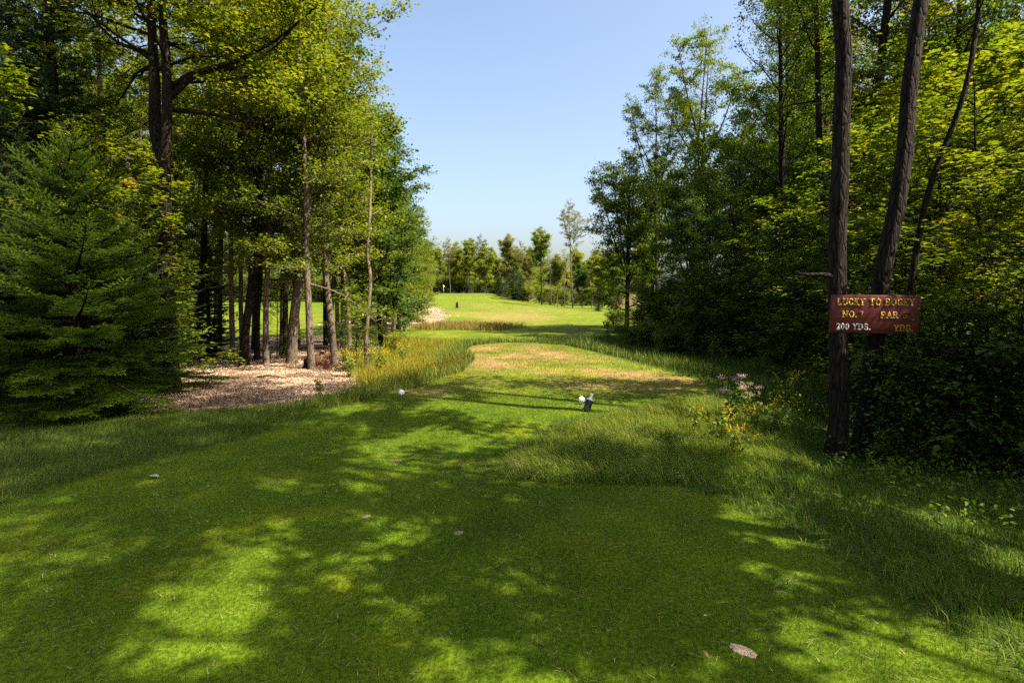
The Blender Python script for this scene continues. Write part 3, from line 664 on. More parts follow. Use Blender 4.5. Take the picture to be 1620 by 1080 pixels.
stem_tree('slender straight lit maple with a stump at its foot, in front of the bed trees', [(492, 571), (491, 540), (486, 430), (484, 330), (481, 230), (478, 170)], 16.6, 10.5, 11.5, .22, 2.4, 38, 18000, 'yellow', 'grey', 302, 'maple', .10, elev=(6, 60), shape=(.8, .3))
stem_tree('dark leaning tree curving right, leftmost thick stem in the mulch bed', [(383, 552), (391, 520), (398, 450), (401, 400), (414, 260)], 17.5, 12, 13.5, .22, 2.4, 30, 16000, 'yellow', 'dark', 303, 'tree')
stem_tree('thin dark tree just right of the leaning curved tree', [(404, 530), (408, 490), (411, 440), (410, 380)], 19.6, 8, 12.5, .22, 2.3, 28, 14000, 'yellow', 'dark', 304, 'tree')
stem_tree('straight narrow brown tree between the leaning tree and the thick grey tree', [(418, 553), (420, 500), (422, 445), (424, 400)], 17.6, 8.5, 11, .22, 2.3, 28, 14000, 'yellow', 'grey', 305, 'tree')
stem_tree('thick grey tree leaning right with flared foot, middle of the mulch bed', [(459, 544), (465, 500), (472, 452), (478, 400)], 18.0, 15, 14, .22, 2.6, 30, 17000, 'yellow', 'grey', 306, 'tree')
stem_tree('grey tree leaning left above a rusty mound', [(528, 532), (523, 490), (516, 440), (512, 390)], 19.6, 10.5, 14, .22, 2.4, 32, 17000, 'yellow', 'grey', 307, 'tree')
stem_tree('dark dense leafy tree at the right end of the left wood', [(602, 522), (600, 470), (604, 400)], 27.0, 8, 10.6, .17, 1.9, 46, 30000, 'dark', 'dark', 308, 'leafy_tree', .13, elev=(0, 60), shape=(1, .3))
stem_tree('tall bright tree behind the dead snag, topping the left wood', [(552, 512), (548, 450), (530, 380)], 24, 7, 15.5, .26, 1.6, 42, 24000, 'yellow', 'grey', 309, 'leafy_tree', .125)
stem_tree('dark tree standing behind the thick grey tree', [(444, 520), (446, 470), (447, 400)], 23, 8, 13, .32, 2.3, 26, 12000, 'green', 'dark', 310, 'tree')
stem_tree('dark thin tree just left of the leaning grey tree', [(450, 524), (453, 460), (455, 400)], 22.5, 8, 13.5, .34, 2.2, 26, 12000, 'green', 'dark', 311, 'tree')
stem_tree('pale thin tree at the left edge of the mulch bed beside the spruce', [(381, 530), (380, 470), (380, 420)], 20.5, 7, 12, .36, 2.1, 24, 11000, 'yellow', 'pale', 312, 'tree')
stem_tree('thin grey tree half hidden by the spruce tips', [(366, 535), (367, 470), (366, 400)], 19.5, 8, 13, .36, 2.2, 24, 12000, 'green', 'grey', 313, 'tree')
for i, (u, v, d, H, w) in enumerate(((541, 514, 25, 12, 8), (534, 512, 27, 13, 7), (514, 507, 30, 13, 7), (551, 502, 36, 12, 7), (608, 494, 42, 12, 8), (622, 490, 46, 12, 7), (630, 488, 50, 12, 8), (641, 484, 55, 12, 8), (586, 505, 31, 11, 6))):
    lab = ('thin dark tree close behind the leaning grey tree', 'slim dark tree two stems left of the dead snag', 'slim tree far behind the slender lit maple', 'slim tree behind the brush bank, left of the dead snag',
           'tree at the brush bank just right of the dark leafy tree', 'second tree along the brush bank from the dark leafy tree', 'third tree along the brush bank from the dark leafy tree', 'last tree of the row along the brush bank, nearest the green', 'slim tree seen beside the dead snag')[i]
    stem_tree(lab, [(u, v + 6), (u + rng.normal(0, 2), v - 40), (u + rng.normal(0, 3), v - 90)], d, w, H, .22 if d > 40 else .3, 2.7, 30, 13000, ('green', 'yellow', 'dark')[i % 3], ('dark', 'grey')[i % 2], 320 + i, 'tree', .13, elev=(0, 60))
# the dead snag
dS = 18.6
def snag():
    x0, y0 = at(579, dS); z0 = float(h(x0, y0)); P = [(0, 0, -.2)]
    for u, v in ((579, 541), (582, 500), (586, 440), (581, 400), (585, 340), (587, 270), (588, 198)):
        r = ray(u, v); t = dS / r[1]; P.append((r[0] * t - x0, 0, CAMZ + r[2] * t - z0))
    e = link('dead_tree', None, loc=(x0, y0, z0)); tag(e, 'tall thin leafless snag with a broken top in front of the left wood', 'dead tree')
    m = MB(); Q = spline(P, 22); m.tube(Q, np.linspace(.075, .035, 22), 8, True); link('trunk', m.mesh('snag_trunk', BARK['dead'], True), e)
    for k, (t, az, l) in enumerate(((.55, .4, .5), (.62, 3.4, .35), (.72, 1.0, .55), (.8, 3.0, .4), (.9, .2, .3))):
        b = Q[int(t * 21)]; m = MB(); m.tube([b, b + np.array([l * .5 * math.cos(az), l * .5 * math.sin(az), .10]), b + np.array([l * math.cos(az), l * math.sin(az), .3])], (.018, .012, .004), 5, True)
        link('branch', m.mesh('snag_branch', BARK['dead'], True), e)
snag()

# ------------------------------------------------------------------ left: conifers
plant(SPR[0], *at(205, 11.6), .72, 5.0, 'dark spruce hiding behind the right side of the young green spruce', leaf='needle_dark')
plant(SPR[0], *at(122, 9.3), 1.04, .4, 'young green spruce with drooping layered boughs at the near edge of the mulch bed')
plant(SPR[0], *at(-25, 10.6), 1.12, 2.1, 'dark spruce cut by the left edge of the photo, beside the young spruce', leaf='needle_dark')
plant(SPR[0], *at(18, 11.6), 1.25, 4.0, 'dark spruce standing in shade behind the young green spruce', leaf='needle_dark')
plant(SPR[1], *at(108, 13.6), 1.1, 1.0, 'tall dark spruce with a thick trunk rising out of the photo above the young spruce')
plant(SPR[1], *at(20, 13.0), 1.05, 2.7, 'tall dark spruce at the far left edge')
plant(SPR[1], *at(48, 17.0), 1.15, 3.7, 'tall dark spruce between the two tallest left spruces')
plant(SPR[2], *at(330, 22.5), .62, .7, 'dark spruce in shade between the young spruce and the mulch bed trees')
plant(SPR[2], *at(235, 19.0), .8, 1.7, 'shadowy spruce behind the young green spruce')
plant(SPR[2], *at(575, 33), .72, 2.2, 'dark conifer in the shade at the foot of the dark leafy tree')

# ------------------------------------------------------------------ left: wood behind
def fill(items):
    for it in items: plant(*it[:6], **(it[6] if len(it) > 6 else {}))
lw = [(175, 17, TALL, .72, 'yellow'), (150, 22, TALL, .8, 'green'), (60, 22, TALL, .8, 'green'), (-40, 18, TALL, .75, 'green'), (215, 26, FULL, 1.1, 'yellow'), (300, 27, TALL, .72, 'yellow'), (345, 30, TALL, .74, 'green'), (310, 20.5, TALL, .66, 'yellow'), (340, 34, FULL, 1.1, 'green'), (270, 33, FULL, 1.15, 'yellow'), (90, 30, FULL, 1.2, 'dark'), (180, 35, FULL, 1.25, 'green'), (0, 27, FULL, 1.2, 'dark'),
      (400, 27, TALL, .7, 'yellow'), (470, 29, TALL, .76, 'yellow'), (520, 33, TALL, .76, 'green'), (575, 38, TALL, .66, 'yellow'), (140, 42, FULL, 1.3, 'green'), (250, 44, FULL, 1.3, 'green'), (40, 40, FULL, 1.3, 'dark'), (310, 50, FULL, 1.2, 'yellow'), (-60, 34, FULL, 1.3, 'dark')]
for i, (u, d, kind, s, lf) in enumerate(lw):
    plant(kind[i % 4], *at(u, d), s * rng.uniform(.95, 1.05), rng.uniform(0, 6.28), 'forest tree among the many stems of the wood behind the left spruces' if u < 360 else 'thin forest tree behind the mulch bed trees', 'trees in the left wood' if u < 360 else 'trees behind the mulch bed', leaf=lf)
for i, (u, d, s, lf) in enumerate(((660, 62, .74, 'yellow'), (668, 72, .7, 'yellow'), (650, 56, .78, 'green'), (640, 48, .86, 'yellow'), (672, 86, .72, 'yellow'), (676, 100, .72, 'lime'))):
    plant(FULL[i % 4], *at(u, d), s, rng.uniform(0, 6.28), ('bright round tree stepping down the right end of the left wood', 'yellow green tree just before the far green on the left', 'mid green tree behind the brush bank row', 'sunlit bushy tree right behind the dark leafy tree', 'small yellow tree low at the end of the left wood', 'pale lime tree where the left wood meets the far tree line')[i], leaf=lf)
# low sapling sprays hanging into the bed
for i, (u, d, s, lf) in enumerate(((436, 21, .6, 'yellow'), (560, 17.5, .45, 'yellow'), (545, 21, .5, 'green'), (310, 24.5, .7, 'green'), (215, 15.5, .9, 'yellow'), (190, 12.4, 1.0, 'yellow'), (60, 11, 1.2, 'yellow'), (620, 31, .5, 'dark'))):
    plant(SAPL[i % 4], *at(u, d), s, rng.uniform(0, 6.28), ('yellow green sapling behind the narrow brown tree', 'small sapling left of the dead snag', 'green sapling behind the leaning grey tree', 'green sapling in the shade between the spruces and the mulch bed', 'bright maple sapling behind the young spruce', 'yellow maple sapling above the young spruce', 'tall maple sapling over the dark spruces', 'dark sapling under the dark leafy tree')[i], leaf=lf)

# ------------------------------------------------------------------ far tree line beyond the green
far = [(652, 168, FAR, 1.0, 'pale'), (668, 172, FARTALL, .74, 'pale'), (684, 165, FAR, .95, 'lime'), (698, 178, FARTALL, .80, 'pale'), (713, 170, AIRY, .78, 'olive'), (722, 180, FAR, 1.05, 'pale'), (742, 172, FARTALL, .92, 'pale'), (738, 182, FAR, 1.1, 'pale'), (758, 176, AIRY, .84, 'dark'), (770, 172, FAR, .98, 'pale'), (781, 180, FARTALL, .72, 'pale'),
       (803, 165, FARTALL, .98, 'olive'), (822, 150, AIRY, .72, 'olive'), (836, 148, FARTALL, .66, 'olive'), (857, 128, FARTALL, .95, 'lime'), (872, 132, AIRY, .62, 'olive'), (882, 126, FARTALL, .62, 'olive'), (893, 124, AIRY, .60, 'pale'), (906, 112, AIRY, .98, 'olive'), (921, 120, FAR, .62, 'dark'), (936, 116, FARTALL, .6, 'pale'), (947, 112, FAR, .75, 'pale'), (962, 118, FARTALL, .64, 'pale'), (975, 110, FAR, .8, 'green')]
fl = ['yellow green tree', 'tall slim yellow tree', 'bright lime tree', 'tall yellow bare stemmed tree', 'airy grey green tree', 'broad lime tree', 'tall brownish olive tree', 'broad yellow green tree', 'slim dark topped tree', 'round yellow tree', 'slim yellow tree',
      'tall olive tree above the pair of far spruces', 'airy tree right behind the far spruces', 'thin olive tree right of the far spruces', 'tall clean green tree, the greenest of the far line', 'airy brownish tree', 'slim olive tree', 'thin airy yellow tree', 'tallest airy tree of the far line, with an open crown', 'low dark tree', 'slim yellow tree near the dark right wood', 'bushy yellow tree', 'yellow tree beside the right wood edge', 'green tree at the right wood edge']
where = ['at the left end of the far tree line', 'second along the far tree line from the left', 'low at the left of the far tree line', 'left of the flag in the far tree line', 'behind the flag', 'right behind the flag', 'left of the small far spruce by two crowns', 'under the brownish olive tree', 'left of the small far spruce', 'beside the small far spruce on its left', 'behind the small far spruce',
         '', '', '', '', 'right of the greenest tall tree', 'left of the tallest airy far tree by two stems', 'just left of the tallest airy far tree', '', 'at the foot of the tallest airy far tree', '', 'between the tallest airy far tree and the right wood', '', '']
for i, (u, d, kind, s, lf) in enumerate(far):
    plant(kind[i % len(kind)], *at(u, d), s, rng.uniform(0, 6.28), (fl[i] + ' ' + where[i]).strip(), leaf=lf)
plant(SPR[2], *at(812, 138), 1.45, .3, 'large dark far spruce standing at the back right of the green', zs=.68)
plant(SPR[2], *at(823, 141), 1.15, 2.0, 'dark spruce tucked against the right of the large far spruce', zs=.72)
plant(SPR[2], *at(789, 146), .72, 1.2, 'small pointed dark spruce left of the large far spruce', zs=1.1)
plant(SPR[2], *at(946, 100), .48, 1.2, 'low dark spruce at the foot of the far right trees')
for i in range(64):
    u = 560 + 470 * (i + rng.random()) / 64; d = rng.uniform(185, 235) if u < 800 else rng.uniform(150, 220)
    kind = (FAR, FAR, FARTALL)[i % 3]
    plant(kind[i % 3], *at(u, d), (.95 if kind is FAR else .8) * rng.uniform(.8, 1.1), rng.uniform(0, 6.28), 'tree in the crowded back rows of the far tree line', 'back rows of the far tree line', leaf=('yellow', 'pale', 'lime', 'pale')[i % 4])
for i in range(46):
    u = -150 + 720 * (i + rng.random()) / 46; d = rng.uniform(118, 165)
    plant(FAR[i % 3], *at(u, d), rng.uniform(.8, 1.1), rng.uniform(0, 6.28), 'distant tree across the left fairway seen between the stems', 'distant trees across the left fairway', leaf=('yellow', 'green', 'lime', 'yellow')[i % 4])

# ------------------------------------------------------------------ right wood: the trees one can pick out
plant(MAPLES[0], *at(992, 47), 1.0, .6, 'leafy maple at the left front corner of the right wood, crown lit on top', leaf='green')
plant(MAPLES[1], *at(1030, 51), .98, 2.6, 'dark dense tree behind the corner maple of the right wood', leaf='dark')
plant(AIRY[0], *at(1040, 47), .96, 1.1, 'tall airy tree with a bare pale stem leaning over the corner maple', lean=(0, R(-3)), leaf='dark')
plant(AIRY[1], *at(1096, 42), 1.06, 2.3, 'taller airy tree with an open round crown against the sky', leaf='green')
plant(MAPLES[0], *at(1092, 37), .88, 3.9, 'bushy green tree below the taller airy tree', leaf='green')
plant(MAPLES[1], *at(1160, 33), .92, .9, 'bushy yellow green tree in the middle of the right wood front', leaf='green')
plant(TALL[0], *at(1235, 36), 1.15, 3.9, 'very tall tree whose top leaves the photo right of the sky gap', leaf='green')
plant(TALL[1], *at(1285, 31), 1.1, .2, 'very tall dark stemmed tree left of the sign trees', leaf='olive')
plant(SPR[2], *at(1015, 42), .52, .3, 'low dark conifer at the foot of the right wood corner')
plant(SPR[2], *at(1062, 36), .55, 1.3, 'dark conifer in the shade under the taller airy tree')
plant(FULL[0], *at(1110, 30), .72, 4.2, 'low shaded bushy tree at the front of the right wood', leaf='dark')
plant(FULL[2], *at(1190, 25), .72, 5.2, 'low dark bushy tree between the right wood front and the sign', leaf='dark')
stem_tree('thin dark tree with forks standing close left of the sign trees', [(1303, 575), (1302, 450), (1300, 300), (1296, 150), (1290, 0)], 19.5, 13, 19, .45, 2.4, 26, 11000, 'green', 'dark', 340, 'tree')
rw = []
def blocked(x, y, H):
    """would a tree here put the strip before the tee in shade?"""
    for tx in (-1.0, .8, 1.5, 3.0, 4.0):
        dx = x - tx
        if dx <= .3: continue
        yt = y + dx * math.tan(-SUN_AZ); ln = dx / math.cos(SUN_AZ)
        if (5.2 if tx > .5 else 7.5) < yt < 20.5 and H * .93 > ln * math.tan(SUN_EL) - .6: return True
    return False
rg = np.random.default_rng(77)
cnt = 0
for i in range(420):
    d = rg.uniform(9, 70); u = rg.uniform(1000 + 9000 / (d + 12) * .0, 1900)
    x, y = at(u, d)
    if x < 9.6 + .02 * d + (2.2 if d > 30 else 0) or (d > 24 and u < 1215): continue
    if x > 46 or cnt >= 84: continue
    if any((x - a) ** 2 + (y - b) ** 2 < (2.1 + d * .012) ** 2 for a, b in rw): continue
    kind = TALL if rg.random() < .62 else FULL
    s = rg.uniform(.78, 1.08) * (1.0 if kind is TALL else 1.08); H = s * (20 if kind is TALL else 13.5)
    if blocked(x, y, H):
        kind = FULL; s = rg.uniform(.45, .62); H = s * 13.5
        if blocked(x, y, H): continue
    rw.append((x, y)); cnt += 1
    zone = 'behind the airy trees' if u < 1180 else ('between the airy trees and the sign' if u < 1330 else 'behind the sign')
    plant(kind[i % 4], x, y, s, rg.uniform(0, 6.28), 'forest tree deep in the dark right wood ' + zone, 'right wood trees ' + zone, leaf=('green', 'yellow', 'green', 'olive', 'dark')[i % 5])
# understory
sp_ = [(1500, 10.6, 1.1, 'lime'), (1580, 8.2, 1.05, 'lime'), (1440, 10.5, 1.0, 'yellow'), (1650, 9.0, 1.2, 'yellow'), (1540, 12.5, 1.35, 'lime'), (1620, 13, 1.4, 'yellow'), (1470, 14.5, 1.3, 'yellow'), (1390, 14, 1.15, 'green'), (1350, 17.5, 1.3, 'green'), (1270, 17, .95, 'green'), (1230, 20, 1.1, 'yellow'), (1180, 22, 1.0, 'green'), (1130, 26, 1.1, 'green'), (1590, 6.6, .62, 'yellow'), (1660, 6.4, .75, 'lime'), (1250, 14.5, .62, 'green'), (1420, 9.2, .6, 'green'), (1345, 11.5, .7, 'green')]
spl = ['bright maple sapling with flat layered boughs right of the sign', 'second bright maple sapling, at the right edge of the photo', 'yellow sapling directly behind the sign', 'sapling half out of the photo at the right edge', 'tall lime sapling back from the right edge', 'tall yellow sapling deep behind the right edge saplings', 'tall sapling above and behind the sign', 'green sapling behind the left sign tree', 'shaded sapling deep between the sign trees', 'shaded sapling left of the sign trees', 'yellow green sapling in the middle of the right wood front', 'sapling at the front of the right wood, left of the middle', 'sapling near the dark conifers of the right wood', 'short yellow sapling low at the right edge', 'short lime sapling at the right border', 'low sapling behind the yellow weeds', 'low green sapling at the right of the sign tree feet', 'low green sapling seen between the two sign trees']
for i, (u, d, s, lf) in enumerate(sp_): plant(SAPL[i % 4], *at(u, d), s, rng.uniform(0, 6.28), spl[i], leaf=lf)
zl = {}
for i in range(70):
    d = 6.2 + 34 * (i / 70) ** 1.25; 
    e = 8.8 + .035 * d if d > 12 else 4.6 + (d - 6) * .55
    x = e + rng.uniform(0, 3.2); u = CU + x / d * F
    if d < 9 and u < 1660: x = (1660 - CU) / F * d + rng.uniform(.2, 1.2)
    if u > 1750: x = e + rng.uniform(-.3, .6)
    z = 'beside and behind the sign trees' if d < 13 else 'along the front of the right wood'
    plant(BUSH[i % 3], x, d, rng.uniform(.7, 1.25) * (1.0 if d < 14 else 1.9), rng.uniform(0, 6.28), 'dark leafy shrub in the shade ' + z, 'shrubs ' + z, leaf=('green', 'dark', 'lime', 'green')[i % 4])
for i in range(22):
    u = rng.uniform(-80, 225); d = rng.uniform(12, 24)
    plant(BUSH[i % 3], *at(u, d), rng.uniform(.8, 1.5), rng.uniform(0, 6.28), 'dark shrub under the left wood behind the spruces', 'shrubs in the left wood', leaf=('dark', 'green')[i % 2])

# ------------------------------------------------------------------ trees at the right of the teeing ground, mostly beside the camera: they shade the tee
sh = [(8.6, -2.6, OPEN[2], .95), (6.4, 1.5, OPEN[1], .95), (10.2, .9, OPEN[0], .58), (7.6, .2, AIRY[0], 1.12)]
plant(MAPLES[0], 7.6, 4.3, .46, 2.0, 'unseen low branching tree off the right edge, added to shade the sign', leaf='green')  # out-of-view tree, added to keep the sign and its trunks in shade
for i, (x, y, k, s) in enumerate(sh):
    plant(k, x, y, s, 1.3 * i, 'tall forest tree at the right edge beside the teeing ground', 'trees beside the teeing ground', leaf='green')
for i in range(34):
    u = 650 + 330 * (i + rng.random()) / 34; d = (174 + rng.uniform(0, 8)) if u < 800 else rng.uniform(135, 160)
    plant(BUSH[i % 3], *at(u, d), rng.uniform(1.6, 2.8), rng.uniform(0, 6.28), 'bushy undergrowth shrub beneath the far tree line', 'shrubs beneath the far tree line', leaf=('lime', 'pale', 'green')[i % 3])
for i, (u, d, sc) in enumerate(((985, 39, .6), (1005, 33, .7), (1030, 29, .9), (1065, 26, .8), (975, 46, 1.1), (1012, 42, 1.2))):
    plant(BUSH[i % 3], *at(u, d), sc, 1.1 * i, 'low rounded shrub in the shaded dip before the right wood corner', 'low shrubs in the right dip', leaf='green')
for i in range(40):
    u = 215 + 420 * (i + rng.random()) / 40; d = rng.uniform(108, 122)
    plant(BUSH[i % 3], *at(u, d), rng.uniform(1.8, 3.2), rng.uniform(0, 6.28), 'shrub along the far side of the left fairway', 'shrubs across the left fairway', leaf=('lime', 'pale', 'green')[i % 3])

# ------------------------------------------------------------------ the two sign trees and the sign
st_ = stem_tree('thick dark upright tree carrying the left end of the sign', [(1329, 728), (1331, 640), (1330, 530), (1331, 420), (1333, 300), (1341, 100), (1340, 60), (1330, -60)], 6.6, 27, 17, .62, 2.6, 22, 12000, 'green', 'dark', 351, 'sign_tree')
stem_tree('dark tree leaning right that carries the right part of the sign', [(1366, 726), (1372, 650), (1384, 540), (1398, 420), (1422, 280), (1446, 120), (1462, 0)], 6.75, 26, 16, .62, 2.6, 20, 11000, 'green', 'dark', 352, 'sign_tree')
stem_tree('thin crooked sapling stem rising right of the sign', [(1428, 640), (1432, 520), (1450, 380), (1480, 270), (1520, 130), (1545, 0)], 7.6, 10, 8.5, .62, 1.0, 16, 3600, 'yellow', 'dark', 353, 'tree', .085, elev=(0, 40), fl=.8)

def stub(u0, v0, u1, v1, d, r):
    m = MB(); a = ray(u0, v0); b = ray(u1, v1); A = np.array([a[0], a[1], a[2]]) * d / a[1] + (0, 0, CAMZ) - np.array(st_.location); B = np.array([b[0], b[1], b[2]]) * (d - .05) / b[1] + (0, 0, CAMZ) - np.array(st_.location)
    m.tube([A, A * .6 + B * .4 + (0, 0, .012), A * .25 + B * .75 - (0, 0, .006), B], (r * 1.5, r, r * .95, r * .7), 8, True)
    tag(link('branch_stub', m.mesh('branch_stub', BARK['dark'], True), st_), 'grey broken dead branch stub')
stub(1322, 437, 1264, 433, 6.62, .022)
stub(1338, 330, 1356, 322, 6.6, .018)
GLY = {  # strokes in a 0..1 box
    'L': [[(.15, 1), (.15, 0), (.85, 0), (.85, .18)]], 'U': [[(.12, 1), (.12, .3), (.25, .06), (.5, 0), (.75, .06), (.88, .3), (.88, 1)]],
    'C': [[(.88, .75), (.72, .96), (.45, 1), (.2, .85), (.1, .5), (.2, .15), (.45, 0), (.72, .04), (.88, .25)]],
    'K': [[(.15, 0), (.15, 1)], [(.85, 1), (.17, .42)], [(.38, .6), (.88, 0)]], 'Y': [[(.08, 1), (.5, .48), (.92, 1)], [(.5, .48), (.5, 0)]],
    'T': [[(.06, .84), (.06, 1), (.94, 1), (.94, .84)], [(.5, 1), (.5, 0)]], 'O': [[(.5, 1), (.22, .88), (.08, .5), (.22, .12), (.5, 0), (.78, .12), (.92, .5), (.78, .88), (.5, 1)]],
    'B': [[(.15, 0), (.15, 1), (.6, 1), (.8, .88), (.8, .66), (.6, .53), (.15, .53)], [(.6, .53), (.86, .4), (.86, .14), (.62, 0), (.15, 0)]],
    'G': [[(.88, .76), (.7, .97), (.45, 1), (.2, .85), (.1, .5), (.2, .15), (.45, 0), (.75, .06), (.88, .22), (.88, .42), (.56, .42)]],
    'E': [[(.88, .84), (.88, 1), (.15, 1), (.15, 0), (.9, 0), (.9, .17)], [(.15, .52), (.65, .52)]],
    'N': [[(.12, 0), (.12, 1), (.88, 0), (.88, 1)]], '.': [[(.0, .04), (.14, .04)]], '7': [[(.1, .84), (.1, 1), (.88, 1), (.45, 0)]],
    'P': [[(.15, 0), (.15, 1), (.62, 1), (.85, .86), (.85, .6), (.62, .46), (.15, .46)]], 'A': [[(.04, 0), (.5, 1), (.96, 0)], [(.22, .36), (.78, .36)]],
    'R': [[(.15, 0), (.15, 1), (.62, 1), (.84, .86), (.84, .63), (.62, .5), (.15, .5)], [(.55, .5), (.92, 0)]],
    '3': [[(.12, .82), (.3, .98), (.6, 1), (.84, .86), (.84, .66), (.6, .53), (.4, .53)], [(.6, .53), (.88, .38), (.88, .14), (.62, 0), (.3, 0), (.1, .18)]],
    '2': [[(.12, .76), (.25, .96), (.5, 1), (.78, .9), (.84, .68), (.7, .46), (.12, 0), (.9, 0), (.9, .16)]],
    '0': [[(.5, 1), (.24, .88), (.12, .5), (.24, .12), (.5, 0), (.76, .12), (.88, .5), (.76, .88), (.5, 1)]],
    'D': [[(.15, 0), (.15, 1), (.5, 1), (.8, .82), (.9, .5), (.8, .18), (.5, 0), (.15, 0)]],
    'S': [[(.85, .78), (.68, .97), (.42, 1), (.18, .88), (.15, .68), (.35, .55), (.65, .46), (.86, .32), (.84, .12), (.6, 0), (.3, .02), (.12, .2)]]}
SERIF = {'L': [(.15, 1)], 'U': [(.12, 1), (.88, 1)], 'K': [(.15, 0), (.15, 1), (.85, 1), (.88, 0)], 'Y': [(.08, 1), (.92, 1), (.5, 0)], 'T': [(.5, 0)], 'N': [(.12, 0), (.12, 1), (.88, 1)], 'P': [(.15, 0)], 'A': [(.04, 0), (.96, 0)], 'R': [(.15, 0), (.92, 0)], 'B': [(.08, 1), (.08, 0)], 'D': [(.08, 1), (.08, 0)], 'E': [(.08, 1), (.08, 0)]}
def lettering(m, text, x0, x1, z0, hgt, sw, y):
    """raised painted letters between x0 and x1"""
    adv = [(.55 if c == ' ' else .32 if c == '.' else 1.0) for c in text]; u = (x1 - x0) / sum(adv); x = x0
    for c, a in zip(text, adv):
        if c in GLY:
            gw = u * .80 if c != '.' else u * .8; gx = x + u * .1
            for st in GLY[c]:
                P = [(gx + p[0] * gw, z0 + p[1] * hgt) for p in st]
                for (ax, az), (bx, bz) in zip(P, P[1:]):
                    l = math.hypot(bx - ax, bz - az); a_ = math.atan2(bz - az, bx - ax); ca, sa = math.cos(a_), math.sin(a_)
                    M = np.array([(ca, 0, -sa), (0, 1, 0), (sa, 0, ca)])
                    m.box(((ax + bx) / 2, y - rng.uniform(0, .0012), (az + bz) / 2), (l + sw * .7, .005, sw), M)
            for (px_, pz_) in SERIF.get(c, []):
                m.box((gx + px_ * gw, y - .0025, z0 + pz_ * hgt + (sw * .12 if pz_ < .5 else -sw * .12)), (sw * 2.3, .005, sw * .62))
        x += u * a
def sign():
    d = 6.35; mm = d / F
    r = ray(1383, 497); t = d / r[1]; c = (r[0] * t, d, CAMZ + r[2] * t)
    W, Hh = 141 * .91 * mm, 60 * mm
    e = link('hole_sign', None, loc=(c[0], c[1], c[2] - Hh / 2), rot=(0, R(.4), R(-10))); tag(e, 'dark red wooden hole sign with raised yellow and white lettering, nailed to two trees', 'sign')
    m, nt, out = new_mat('red_painted_board'); p = principled(nt, out, .55, .35)
    tc = nt.nodes.new('ShaderNodeTexCoord'); mp = nt.nodes.new('ShaderNodeMapping'); mp.inputs['Scale'].default_value = (2, 20, 45); L(nt, tc, 'Object', mp, 'Vector')
    n = N(nt, 'ShaderNodeTexNoise'); n.inputs['Scale'].default_value = 1; n.inputs['Detail'].default_value = 6; L(nt, mp, 'Vector', n, 'Vector')
    rr = ramp(nt, [(.28, (.055, .0035, .0012)), (.7, (.105, .006, .0025))]); L(nt, n, 'Fac', rr, 'Fac'); L(nt, rr, 'Color', p, 'Base Color')
    b = N(nt, 'ShaderNodeBump'); b.inputs['Strength'].default_value = .3; b.inputs['Distance'].default_value = .004; L(nt, n, 'Fac', b, 'Height'); L(nt, b, 'Normal', p, 'Normal')
    bm_ = MB(); bm_.box((0, 0, Hh / 2), (W, .035, Hh)); o = link('board', bm_.mesh('sign_board', m), e)
    bv = o.modifiers.new('Bevel', 'BEVEL'); bv.width = .005; bv.segments = 2
    yel = plain('yellow_sign_paint', (.40, .22, .02), .5, .3, .3, 60); whi = plain('white_sign_paint', (.42, .39, .36), .5, .3, .25, 60); fad = plain('faded_yellow_paint', (.22, .12, .02), .6, .3, .35, 70)
    fx = lambda u: (u - 1383) * .91 * mm; fz = lambda v: Hh / 2 + (497 - v) * mm; y = -.0195
    for tx, u0, u1, v0, hg, sw, mat, lab in (('LUCKY', 1320.5, 1366, 482.8, 9.8, .0125, yel, ''), ('TO', 1372, 1391.5, 482.8, 9.8, .0125, yel, ''), ('BOGEY', 1397, 1444, 482.8, 9.8, .0125, yel, ''),
                                             ('NO.', 1329.5, 1354, 502, 9.2, .0125, yel, ''), ('7', 1356, 1365, 502, 8.8, .009, fad, 'thin faded yellow numeral'), ('PAR', 1391, 1419, 502.5, 9.2, .0125, yel, ''), ('3', 1425.5, 1434.5, 502.5, 8.6, .009, fad, 'thin faded yellow numeral'),
                                             ('200', 1321, 1343, 521.5, 9, .0115, whi, 'white numerals'), ('YDS.', 1347.5, 1377, 521.5, 9, .0115, whi, 'white lettering'), ('YDS.', 1413, 1444, 522.5, 9, .012, yel, '')):
        k = MB(); lettering(k, tx, fx(u0), fx(u1), fz(v0), hg * mm, sw, y)
        tag(link('number' if tx.isdigit() else 'lettering', k.mesh('sign_lettering', mat), e), lab)
    for xx in (-.37, .02):
        k = MB(); k.lathe([(0, -.003), (.008, -.002), (.008, 0), (0, 0)], 10, np.array([(1, 0, 0), (0, 0, 1), (0, 1, 0)]), (xx * W, -.019, Hh * .93)); link('nail', k.mesh('sign_nail', plain('rusty_nail', (.12, .08, .06), .5)), e)
    t = link('twig', None, loc=(c[0] + fx(1409), c[1] - .045, c[2] + Hh / 2 + .002)); tag(t, 'short pale dead twig caught on the top edge of the sign', 'twig')
    k = MB(); k.tube([(-.05, .01, .008), (.0, 0, .012), (.03, -.004, -.02), (.05, -.006, -.045)], (.004, .006, .005, .003), 6, True); link('stick', k.mesh('twig_stick', BARK['pale'], True), t)
    k = MB(); k.tube([(.0, 0, .012), (-.02, .0, .03), (-.03, 0, .05)], (.004, .003, .002), 5, True); link('side_shoot', k.mesh('twig_shoot', BARK['pale'], True), t)
sign()
